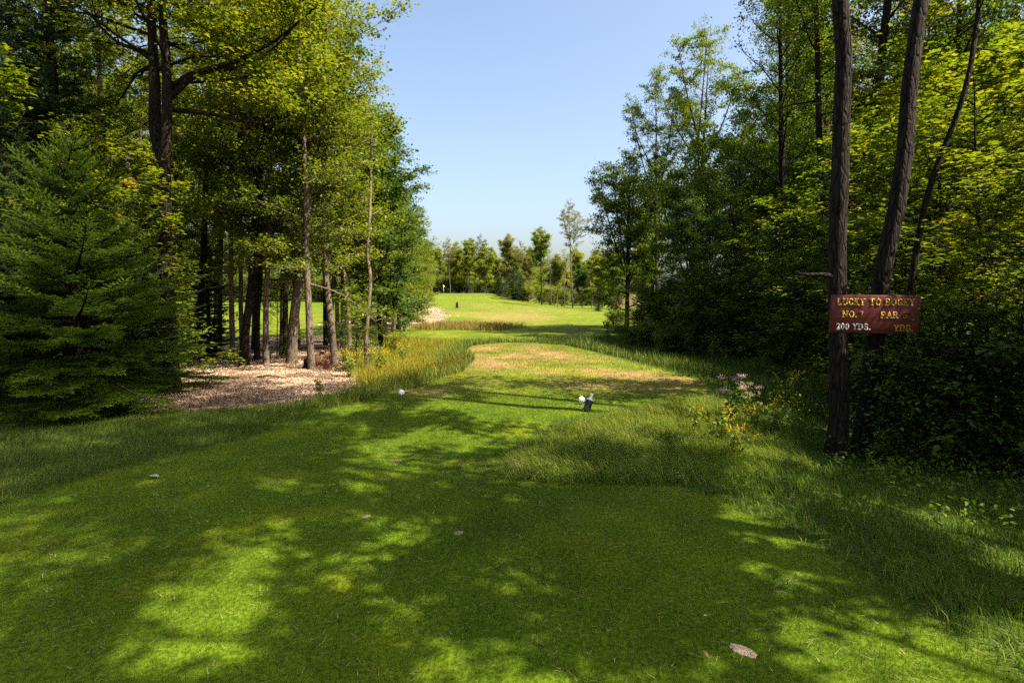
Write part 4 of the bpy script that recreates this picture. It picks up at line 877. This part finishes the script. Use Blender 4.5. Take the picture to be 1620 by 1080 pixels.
# short dead stub on the upright sign tree
# ------------------------------------------------------------------ tee markers and other small things
WHITE = plain('white_marker_paint', (.80, .79, .78), .35, .5, .05, 20)
def marker(u, v, d_off, r, label):
    x, y = flat(u, v); z = float(h(x, y))
    e = link('tee_marker', None, loc=(x, y, z)); tag(e, label, 'tee marker', 'white ball tee markers')
    m = MB(); a = np.linspace(-math.pi / 2, math.pi / 2, 17); prof = [(max(.0005, r * math.cos(t)), r * math.sin(t)) for t in a]
    m.lathe(prof, 24, None, (0, 0, r + .025)); link('ball', m.mesh('marker_ball', WHITE, True), e)
    m = MB(); m.tube([(0, 0, -.08), (0, 0, .04)], (.007, .007), 8, True); link('spike', m.mesh('marker_spike', plain('steel_spike', (.25, .25, .25), .4)), e)
marker(635, 627, 0, .046, 'white ball tee marker at the left edge of the strip, standing alone')
marker(920, 638, 0, .046, 'white ball tee marker beside the tilted black sand bottle')
def bottle():
    x, y = flat(928, 648); z = float(h(x, y))
    e = link('divot_bottle', None, loc=(x, y, z + .025), rot=(R(-12), R(24), R(10))); tag(e, 'black divot sand bottle with a cream neck, tilted in the grass', 'sand bottle')
    m = MB(); m.lathe([(.001, -.02), (.046, -.018), (.05, -.01), (.05, .135), (.046, .15), (.001, .15)], 22); link('body', m.mesh('bottle_body', plain('black_plastic', (.010, .009, .011), .4, .4), True), e)
    m = MB(); m.lathe([(.051, .137), (.051, .148), (.046, .156), (.022, .168), (.021, .20), (.026, .204), (.026, .232), (.02, .24), (.001, .24)], 22); link('neck', m.mesh('bottle_neck', plain('cream_plastic', (.72, .64, .46), .45, .4), True), e)
    m = MB(); m.tube([(-.052, .01, 0), (-.088, .01, .02), (-.092, .01, .11), (-.052, .01, .135)], .008, 8, True); link('holder', m.mesh('bottle_holder', plain('grey_green_metal', (.22, .24, .2), .35, .5), True), e)
bottle()
def divot(u, v, L_, W_, az, label, mat=None):
    x, y = flat(u, v); n = 26; a = np.arange(n) * 6.2832 / n
    V = []; rr = .85 + .3 * rng.random(n)
    for f, zz in ((0, .005), (.6, .006), (1, .0)):
        for i in range(n):
            px_ = L_ / 2 * math.cos(a[i]) * f * rr[i]; py = W_ / 2 * math.sin(a[i]) * f * rr[i]
            X = x + px_ * math.cos(az) - py * math.sin(az); Y = y + px_ * math.sin(az) + py * math.cos(az); V.append((X, Y, float(h(X, Y)) + zz))
    Q = [(r_ * n + i, r_ * n + (i + 1) % n, (r_ + 1) * n + (i + 1) % n, (r_ + 1) * n + i) for r_ in (0, 1) for i in range(n)]
    o = link('divot', mesh_from('divot', V, Q, None, mat or DIV, None, True)); tag(o, label, 'divot')
DIV = plain('divot_sand', (.48, .34, .2), .95, .1, .3, 90, .5)
DIV2 = plain('dull_bare_soil', (.20, .145, .075), .95, .1, .4, 70, .5)
divot(1175, 1028, .125, .072, R(-52), 'pale bare sandy divot in the turf at the lower right of the tee')
divot(628, 719, .12, .10, .1, 'small bare tan patch in the turf at the middle of the tee', DIV2)
divot(580, 817, .065, .045, .6, 'small grey tan scuff in shade at the left of the tee centre', DIV2)
divot(725, 843, .075, .06, .9, 'small tan scuff in shade near the tee centre, between two others', DIV2)
def leaf_thing(u, v, size, az, mat, label, tm=MAPLE, tilt=.25, zz=.02, name='fallen_leaf'):
    x, y = hit(u, v); tv, _, tt = tm
    o = link(name, mesh_from(name, tv * size, None, tt, mat, None), loc=(x, y, float(h(x, y)) + zz), rot=(tilt, tilt * .5, az)); tag(o, label, 'leaf')
leaf_thing(1491, 868, .10, 1.1, plain('yellow_green_leaf', (.34, .36, .02), .5, .4, .2, 40), 'bright yellow green maple leaf in the grass below the sign', zz=.14, tilt=.6)
leaf_thing(252, 757, .10, 1.5, plain('pale_leaf', (.22, .30, .22), .5, .4, .15, 40), 'pale grey green leaf lying on the shaded turf at the left', OVATE, .1)
leaf_thing(1120, 1046, .034, .5, plain('brown_leaf', (.16, .08, .04), .6, .3, .2, 40), 'curled brown leaf left of the sandy divot', OVATE, .5)
leaf_thing(1119, 979, .022, 2.0, plain('cream_petal', (.7, .62, .42), .6, .3, .1, 40), 'small cream fleck on the turf above the sandy divot', OVATE, .3)
leaf_thing(1330, 812, .08, .4, plain('dull_green_leaf', (.12, .16, .03), .5, .4, .2, 40), 'dull green fallen leaf in the right rough below the sign trees', MAPLE, .3, .12)
x, y = flat(1240, 933); t = link('twig', None, loc=(x, y, float(h(x, y)) + .022), rot=(0, 0, .35)); tag(t, 'thin bare twig lying on the turf right of centre', 'twig')
k = MB(); k.tube([(-.11, 0, 0), (-.03, .012, .008), (.05, 0, .004), (.12, .02, .01)], (.0035, .004, .003, .0015), 6, True); link('stick', k.mesh('twig_stick', BARK['pale'], True), t)
k = MB(); k.tube([(.03, .003, .006), (.06, .035, .012), (.085, .05, .01)], (.0025, .002, .001), 5, True); link('side_shoot', k.mesh('twig_shoot', BARK['pale'], True), t)
# red hazard stake, flag, stumps
def stake():
    x, y = hit(641, 508); d = y; hh = 17 * d / F; e = link('hazard_stake', None, loc=(x, y, float(h(x, y)))); tag(e, 'small red hazard stake on the brush bank before the left wood', 'stake')
    m = MB(); w = .05; m.box((0, 0, hh / 2 - .06), (w, w, hh + .12)); m.box((0, 0, hh + .012), (w * .62, w * .62, .024)); link('post', m.mesh('stake_post', plain('red_stake_paint', (.42, .03, .02), .5)), e)
stake()
def flag():
    x, y = at(702, 158); e = link('golf_flag', None, loc=(x, y, float(h(x, y)))); tag(e, 'yellow golf flag on a thin white pole on the far green', 'flag')
    m = MB(); m.tube([(0, 0, -.1), (0, 0, 2.35)], .03, 8, True); link('pole', m.mesh('flag_pole', WHITE), e)
    V = []; 
    for i in range(7):
        for j in range(2): V.append((.03 + i * .045, .05 * math.sin(i * 1.1), 2.32 - j * .42 - .02 * i)); V.append((.03 + i * .045, .05 * math.sin(i * 1.1) + .012, 2.32 - j * .42 - .02 * i))
    Q = [(i * 4, i * 4 + 2, i * 4 + 6, i * 4 + 4) for i in range(6)] + [(i * 4 + 1, i * 4 + 5, i * 4 + 7, i * 4 + 3) for i in range(6)]
    link('cloth', mesh_from('flag_cloth', V, Q, None, plain('flag_yellow', (.62, .52, .06), .7)), e)
flag()
def stump(u, v, d, w, hh, label, mat, name='stump', seed=0, rough=.2):
    x, y = (hit(u, v) if d is None else at(u, d)); r_ = w * y / F / 2; H_ = hh * y / F; rg_ = np.random.default_rng(seed)
    m = MB(); n = 18; a = np.arange(n) * 6.2832 / n; ns = 1 + rough * np.convolve(np.tile(rg_.normal(0, 1, n), 3), [.3, .4, .3], 'same')[n:2 * n]
    V = []; lv = [(-.15, 1.35), (.0, 1.25), (.15, 1.08), (.5, .95), (.9, .85), (1.0, .55), (.93, .05)]
    for z_, k_ in lv:
        for i in range(n): V.append((r_ * k_ * ns[i] * math.cos(a[i]), r_ * k_ * ns[i] * math.sin(a[i]), H_ * z_ * (1 + .12 * rg_.normal() * (z_ > .6))))
    Q = [(q * n + i, q * n + (i + 1) % n, (q + 1) * n + (i + 1) % n, (q + 1) * n + i) for q in range(len(lv) - 1) for i in range(n)]
    tag(link(name, mesh_from(name, V, Q, None, mat, None, True), loc=(x, y, float(h(x, y)))), label, name.replace('_', ' '))
stump(723, 487, None, 4, 8, 'small dark stump standing at the edge of the fairway before the green', BARK['dark'], seed=1)
stump(675, 481, None, 4, 5, 'small dark lump of wood on the brush bank left of the green', BARK['dark'], seed=2)
stump(512, 563, 17.4, 27, 26, 'rusty brown rotten stump mound at the foot of the leaning grey tree', plain('rusty_rot', (.14, .07, .04), .95, .1, .45, 9, .9), 'rotten_stump', 3, .3)
stump(487, 566, 16.9, 15, 17, 'dark broken stump beside the foot of the slender lit maple', BARK['dark'], 'broken_stump', 4, .35)
# fallen sticks on the mulch bed
for i, (u, v, l, az) in enumerate(((560, 528, 2.2, .15), (470, 556, 1.3, .5), (430, 600, .9, -.3), (600, 505, 3.0, .1), (340, 600, .8, .2))):
    x, y = hit(u, v); m = MB(); m.tube([(-l / 2, 0, .02), (-l * .1, .06 * l, .07), (l * .2, .03 * l, .05), (l / 2, 0, .03)], (.022, .03, .025, .01), 7, True)
    tag(link('fallen_branch', m.mesh('fallen_branch', BARK['dead'], True), loc=(x, y, float(h(x, y)) + .02), rot=(0, 0, az)), ('long fallen branch at the right end of the mulch bed', 'bent stick lying left of the slender lit maple', 'short stick in the open front of the mulch bed', 'pale log on the brush bank left of the red stake', 'short stick on the mulch beside the spruce tips')[i], 'fallen branch')

# ------------------------------------------------------------------ weeds and flowers
def weed(seed, H, nst, flower, fcol, leafmat, name, nl=26, lsz=.085, spread=.35):
    rg_ = np.random.default_rng(seed); W = MB(); LP = []; FP = []
    for k in range(nst):
        a = rg_.uniform(0, 6.28); l = spread * rg_.uniform(.3, 1); hh = H * rg_.uniform(.7, 1.08); b = np.array([.08 * math.cos(a * 2), .08 * math.sin(a * 2), 0])
        P = spline([b + (0, 0, -.05), b, b + np.array([l * .4 * math.cos(a), l * .4 * math.sin(a), hh * .6]), b + np.array([l * math.cos(a), l * math.sin(a), hh])], 10); W.tube(P, np.linspace(.006, .003, 10), 5)
        for q in range(nl):
            t = .12 + .85 * q / nl; LP.append(P[int(t * 9)] + rg_.normal(0, .03, 3))
        n = 150 if flower == 'dome' else 130
        if flower == 'dome': FP.append(P[-1] + rg_.normal(0, 1, (n, 3)) * (.05, .05, .022) + (0, 0, .01))
        elif flower == 'plume':
            t = rg_.random(n); bend = np.array([math.cos(a), math.sin(a), 0]); FP.append(P[-1] - np.array([0, 0, .02]) + bend * (t[:, None] ** 1.5) * .13 + np.array([0, 0, 1.]) * (t[:, None] * .16) + rg_.normal(0, .022, (n, 3)) * (1.1 - t[:, None]))
        elif flower == 'specks': FP.append(P[-1] + rg_.normal(0, .06, (24, 3)))
    V, T, kk = leaves(np.array(LP), lsz, rg_, .5, OVATE if name != 'goldenrod' else KITE)
    return W.mesh(name + '_stem', WSTEM, True), mesh_from(name + '_leaves', V, None, T, LEAF[leafmat], {'rnd': np.repeat(rg_.random(len(LP)), kk)}), (lambda FPp: (lambda v, t, k_: mesh_from(name + '_flowers', v, None, t, fcol, None))(*leaves(FPp, .016, rg_, .3, KITE)))(np.concatenate(FP))
WSTEM = plain('weed_stem', (.09, .12, .03), .6)
PINK = plain('dusty_pink_flowers', (.42, .25, .27), .8, .2, .25, 60); GOLD = plain('golden_flowers', (.42, .30, .012), .8, .2, .25, 60); CREAM = plain('white_flowers', (.6, .58, .48), .8, .2, .15, 60)
WK = {'joe': ('flowering_weed', weed(401, 1.0, 8, 'dome', PINK, 'green', 'pink_weed', 22, .13, .34)), 'gold': ('goldenrod', weed(402, .75, 9, 'plume', GOLD, 'lime', 'goldenrod', 36, .09, .33)), 'gold2': ('goldenrod', weed(403, .9, 7, 'plume', GOLD, 'yellow', 'goldenrod', 40, .10, .4)), 'white': ('aster', weed(404, .8, 10, 'specks', CREAM, 'yellow', 'aster', 30, .06, .45)), 'leafy': ('leafy_weed', weed(405, .85, 6, 'specks', GOLD, 'lime', 'leafy_weed', 34, .10, .3))}
def put_weed(kind, u, v, s, label, group=None):
    nm, (st, lv, fl_) = WK[kind]; x, y = hit(u, v)
    e = link(nm, None, loc=(x, y, float(h(x, y)) - .02), rot=(0, 0, rng.uniform(0, 6.28)), scale=(s, s, s)); tag(e, label, 'weed', group)
    link('stem', st, e); link('leaves', lv, e); link('flowers', fl_, e)
put_weed('joe', 1158, 668, .62, 'tall weed with dusty pink flower heads above the long grass')
put_weed('joe', 1185, 664, .5, 'shorter pink headed weed tucked against the tall pink weed')
for i, (k, u, v, s, lab) in enumerate((('gold', 1262, 622, 1.0, 'goldenrod clump below the low sapling, left of the sign trees'), ('gold2', 1240, 640, .9, 'goldenrod between the pink weed and the sign trees'), ('gold', 1200, 690, .8, 'yellow goldenrod in front of the pink weed'), ('gold2', 1130, 705, .75, 'goldenrod at the right end of the long grass bank'), ('leafy', 1060, 725, .6, 'small leafy weed rising from the long grass bank'), ('leafy', 1255, 600, 1.1, 'upright leafy weed left of the sign trees'), ('gold', 1290, 640, .9, 'goldenrod touching the foot of the upright sign tree'), ('leafy', 1100, 690, .7, 'leafy weed amid the long grass left of the pink weed'), ('gold', 1168, 725, .7, 'low goldenrod in the shade below the pink weed'), ('leafy', 1225, 700, .9, 'leafy weed in half shade left of the sign trees'))):
    put_weed(k, u, v, s * .68, lab)
for i, (u, v, s) in enumerate(((562, 574, 1.1), (545, 585, .9), (585, 580, .9), (575, 562, 1.0), (598, 592, .8), (556, 598, .8), (620, 560, 1.0), (640, 575, .9))):
    put_weed('white' if i < 4 else 'gold2', u, v, s, 'white flowered aster at the edge of the left meadow, right of the stumps' if i < 4 else 'goldenrod in the left meadow behind the left tee marker', 'asters by the mulch bed' if i < 4 else 'goldenrods in the left meadow')
for i, (u, v, s) in enumerate(((20, 660, .5), (60, 662, .4), (160, 660, .4), (505, 628, .5))):
    put_weed('leafy', u, v, s, ('leafy weed at the left edge below the dark spruce', 'small weed under the left spruces', 'small weed below the young green spruce', 'weed tuft at the front edge of the mulch bed')[i])
for i, (u, v, s) in enumerate(((1000, 548, 1.3), (1040, 560, 1.4), (1090, 565, 1.4), (960, 535, 1.6), (1130, 575, 1.3))):
    put_weed('leafy', u, v, s, 'tall green weed in the shaded dip before the right wood', 'weeds in the right dip')

# ------------------------------------------------------------------ sky, sun, camera
w = bpy.data.worlds.new('World'); SC.world = w; w.use_nodes = True; nt = w.node_tree; nt.nodes.clear()
ow = nt.nodes.new('ShaderNodeOutputWorld'); bg = nt.nodes.new('ShaderNodeBackground'); bg.inputs['Strength'].default_value = .088
sk = nt.nodes.new('ShaderNodeTexSky'); sk.sky_type = 'NISHITA'; sk.sun_disc = False; sk.sun_elevation = SUN_EL; sk.sun_rotation = math.pi / 2 - SUN_AZ; sk.air_density = 1.0; sk.dust_density = 4.0; sk.ozone_density = 1.0
L(nt, sk, 'Color', bg, 'Color'); L(nt, bg, 'Background', ow, 'Surface')
ld = bpy.data.lights.new('sun', 'SUN'); ld.energy = 5.0; ld.angle = R(.4); ld.color = (1, .91, .74)
so = bpy.data.objects.new('sun', ld); COL.objects.link(so)
sd = Vector((math.cos(SUN_AZ) * math.cos(SUN_EL), math.sin(SUN_AZ) * math.cos(SUN_EL), math.sin(SUN_EL))); so.rotation_euler = sd.to_track_quat('Z', 'Y').to_euler(); so.location = (20, -8, 30)
cam = bpy.data.cameras.new('camera'); cam.lens = F / 1620 * 36; cam.sensor_width = 36; cam.clip_start = .05; cam.clip_end = 5000
co = bpy.data.objects.new('camera', cam); COL.objects.link(co); co.location = (0, 0, CAMZ); co.rotation_euler = (math.pi / 2 - PITCH, 0, 0); SC.camera = co
vs = SC.view_settings; vs.view_transform = 'Standard'; vs.look = 'None'; vs.exposure = 1.8; vs.gamma = 1; vs.use_curve_mapping = False
cy = SC.cycles; cy.max_bounces = 6; cy.diffuse_bounces = 4; cy.glossy_bounces = 2; cy.transmission_bounces = 4; cy.transparent_max_bounces = 4
cy.use_denoising = False; cy.sample_clamp_indirect = 4
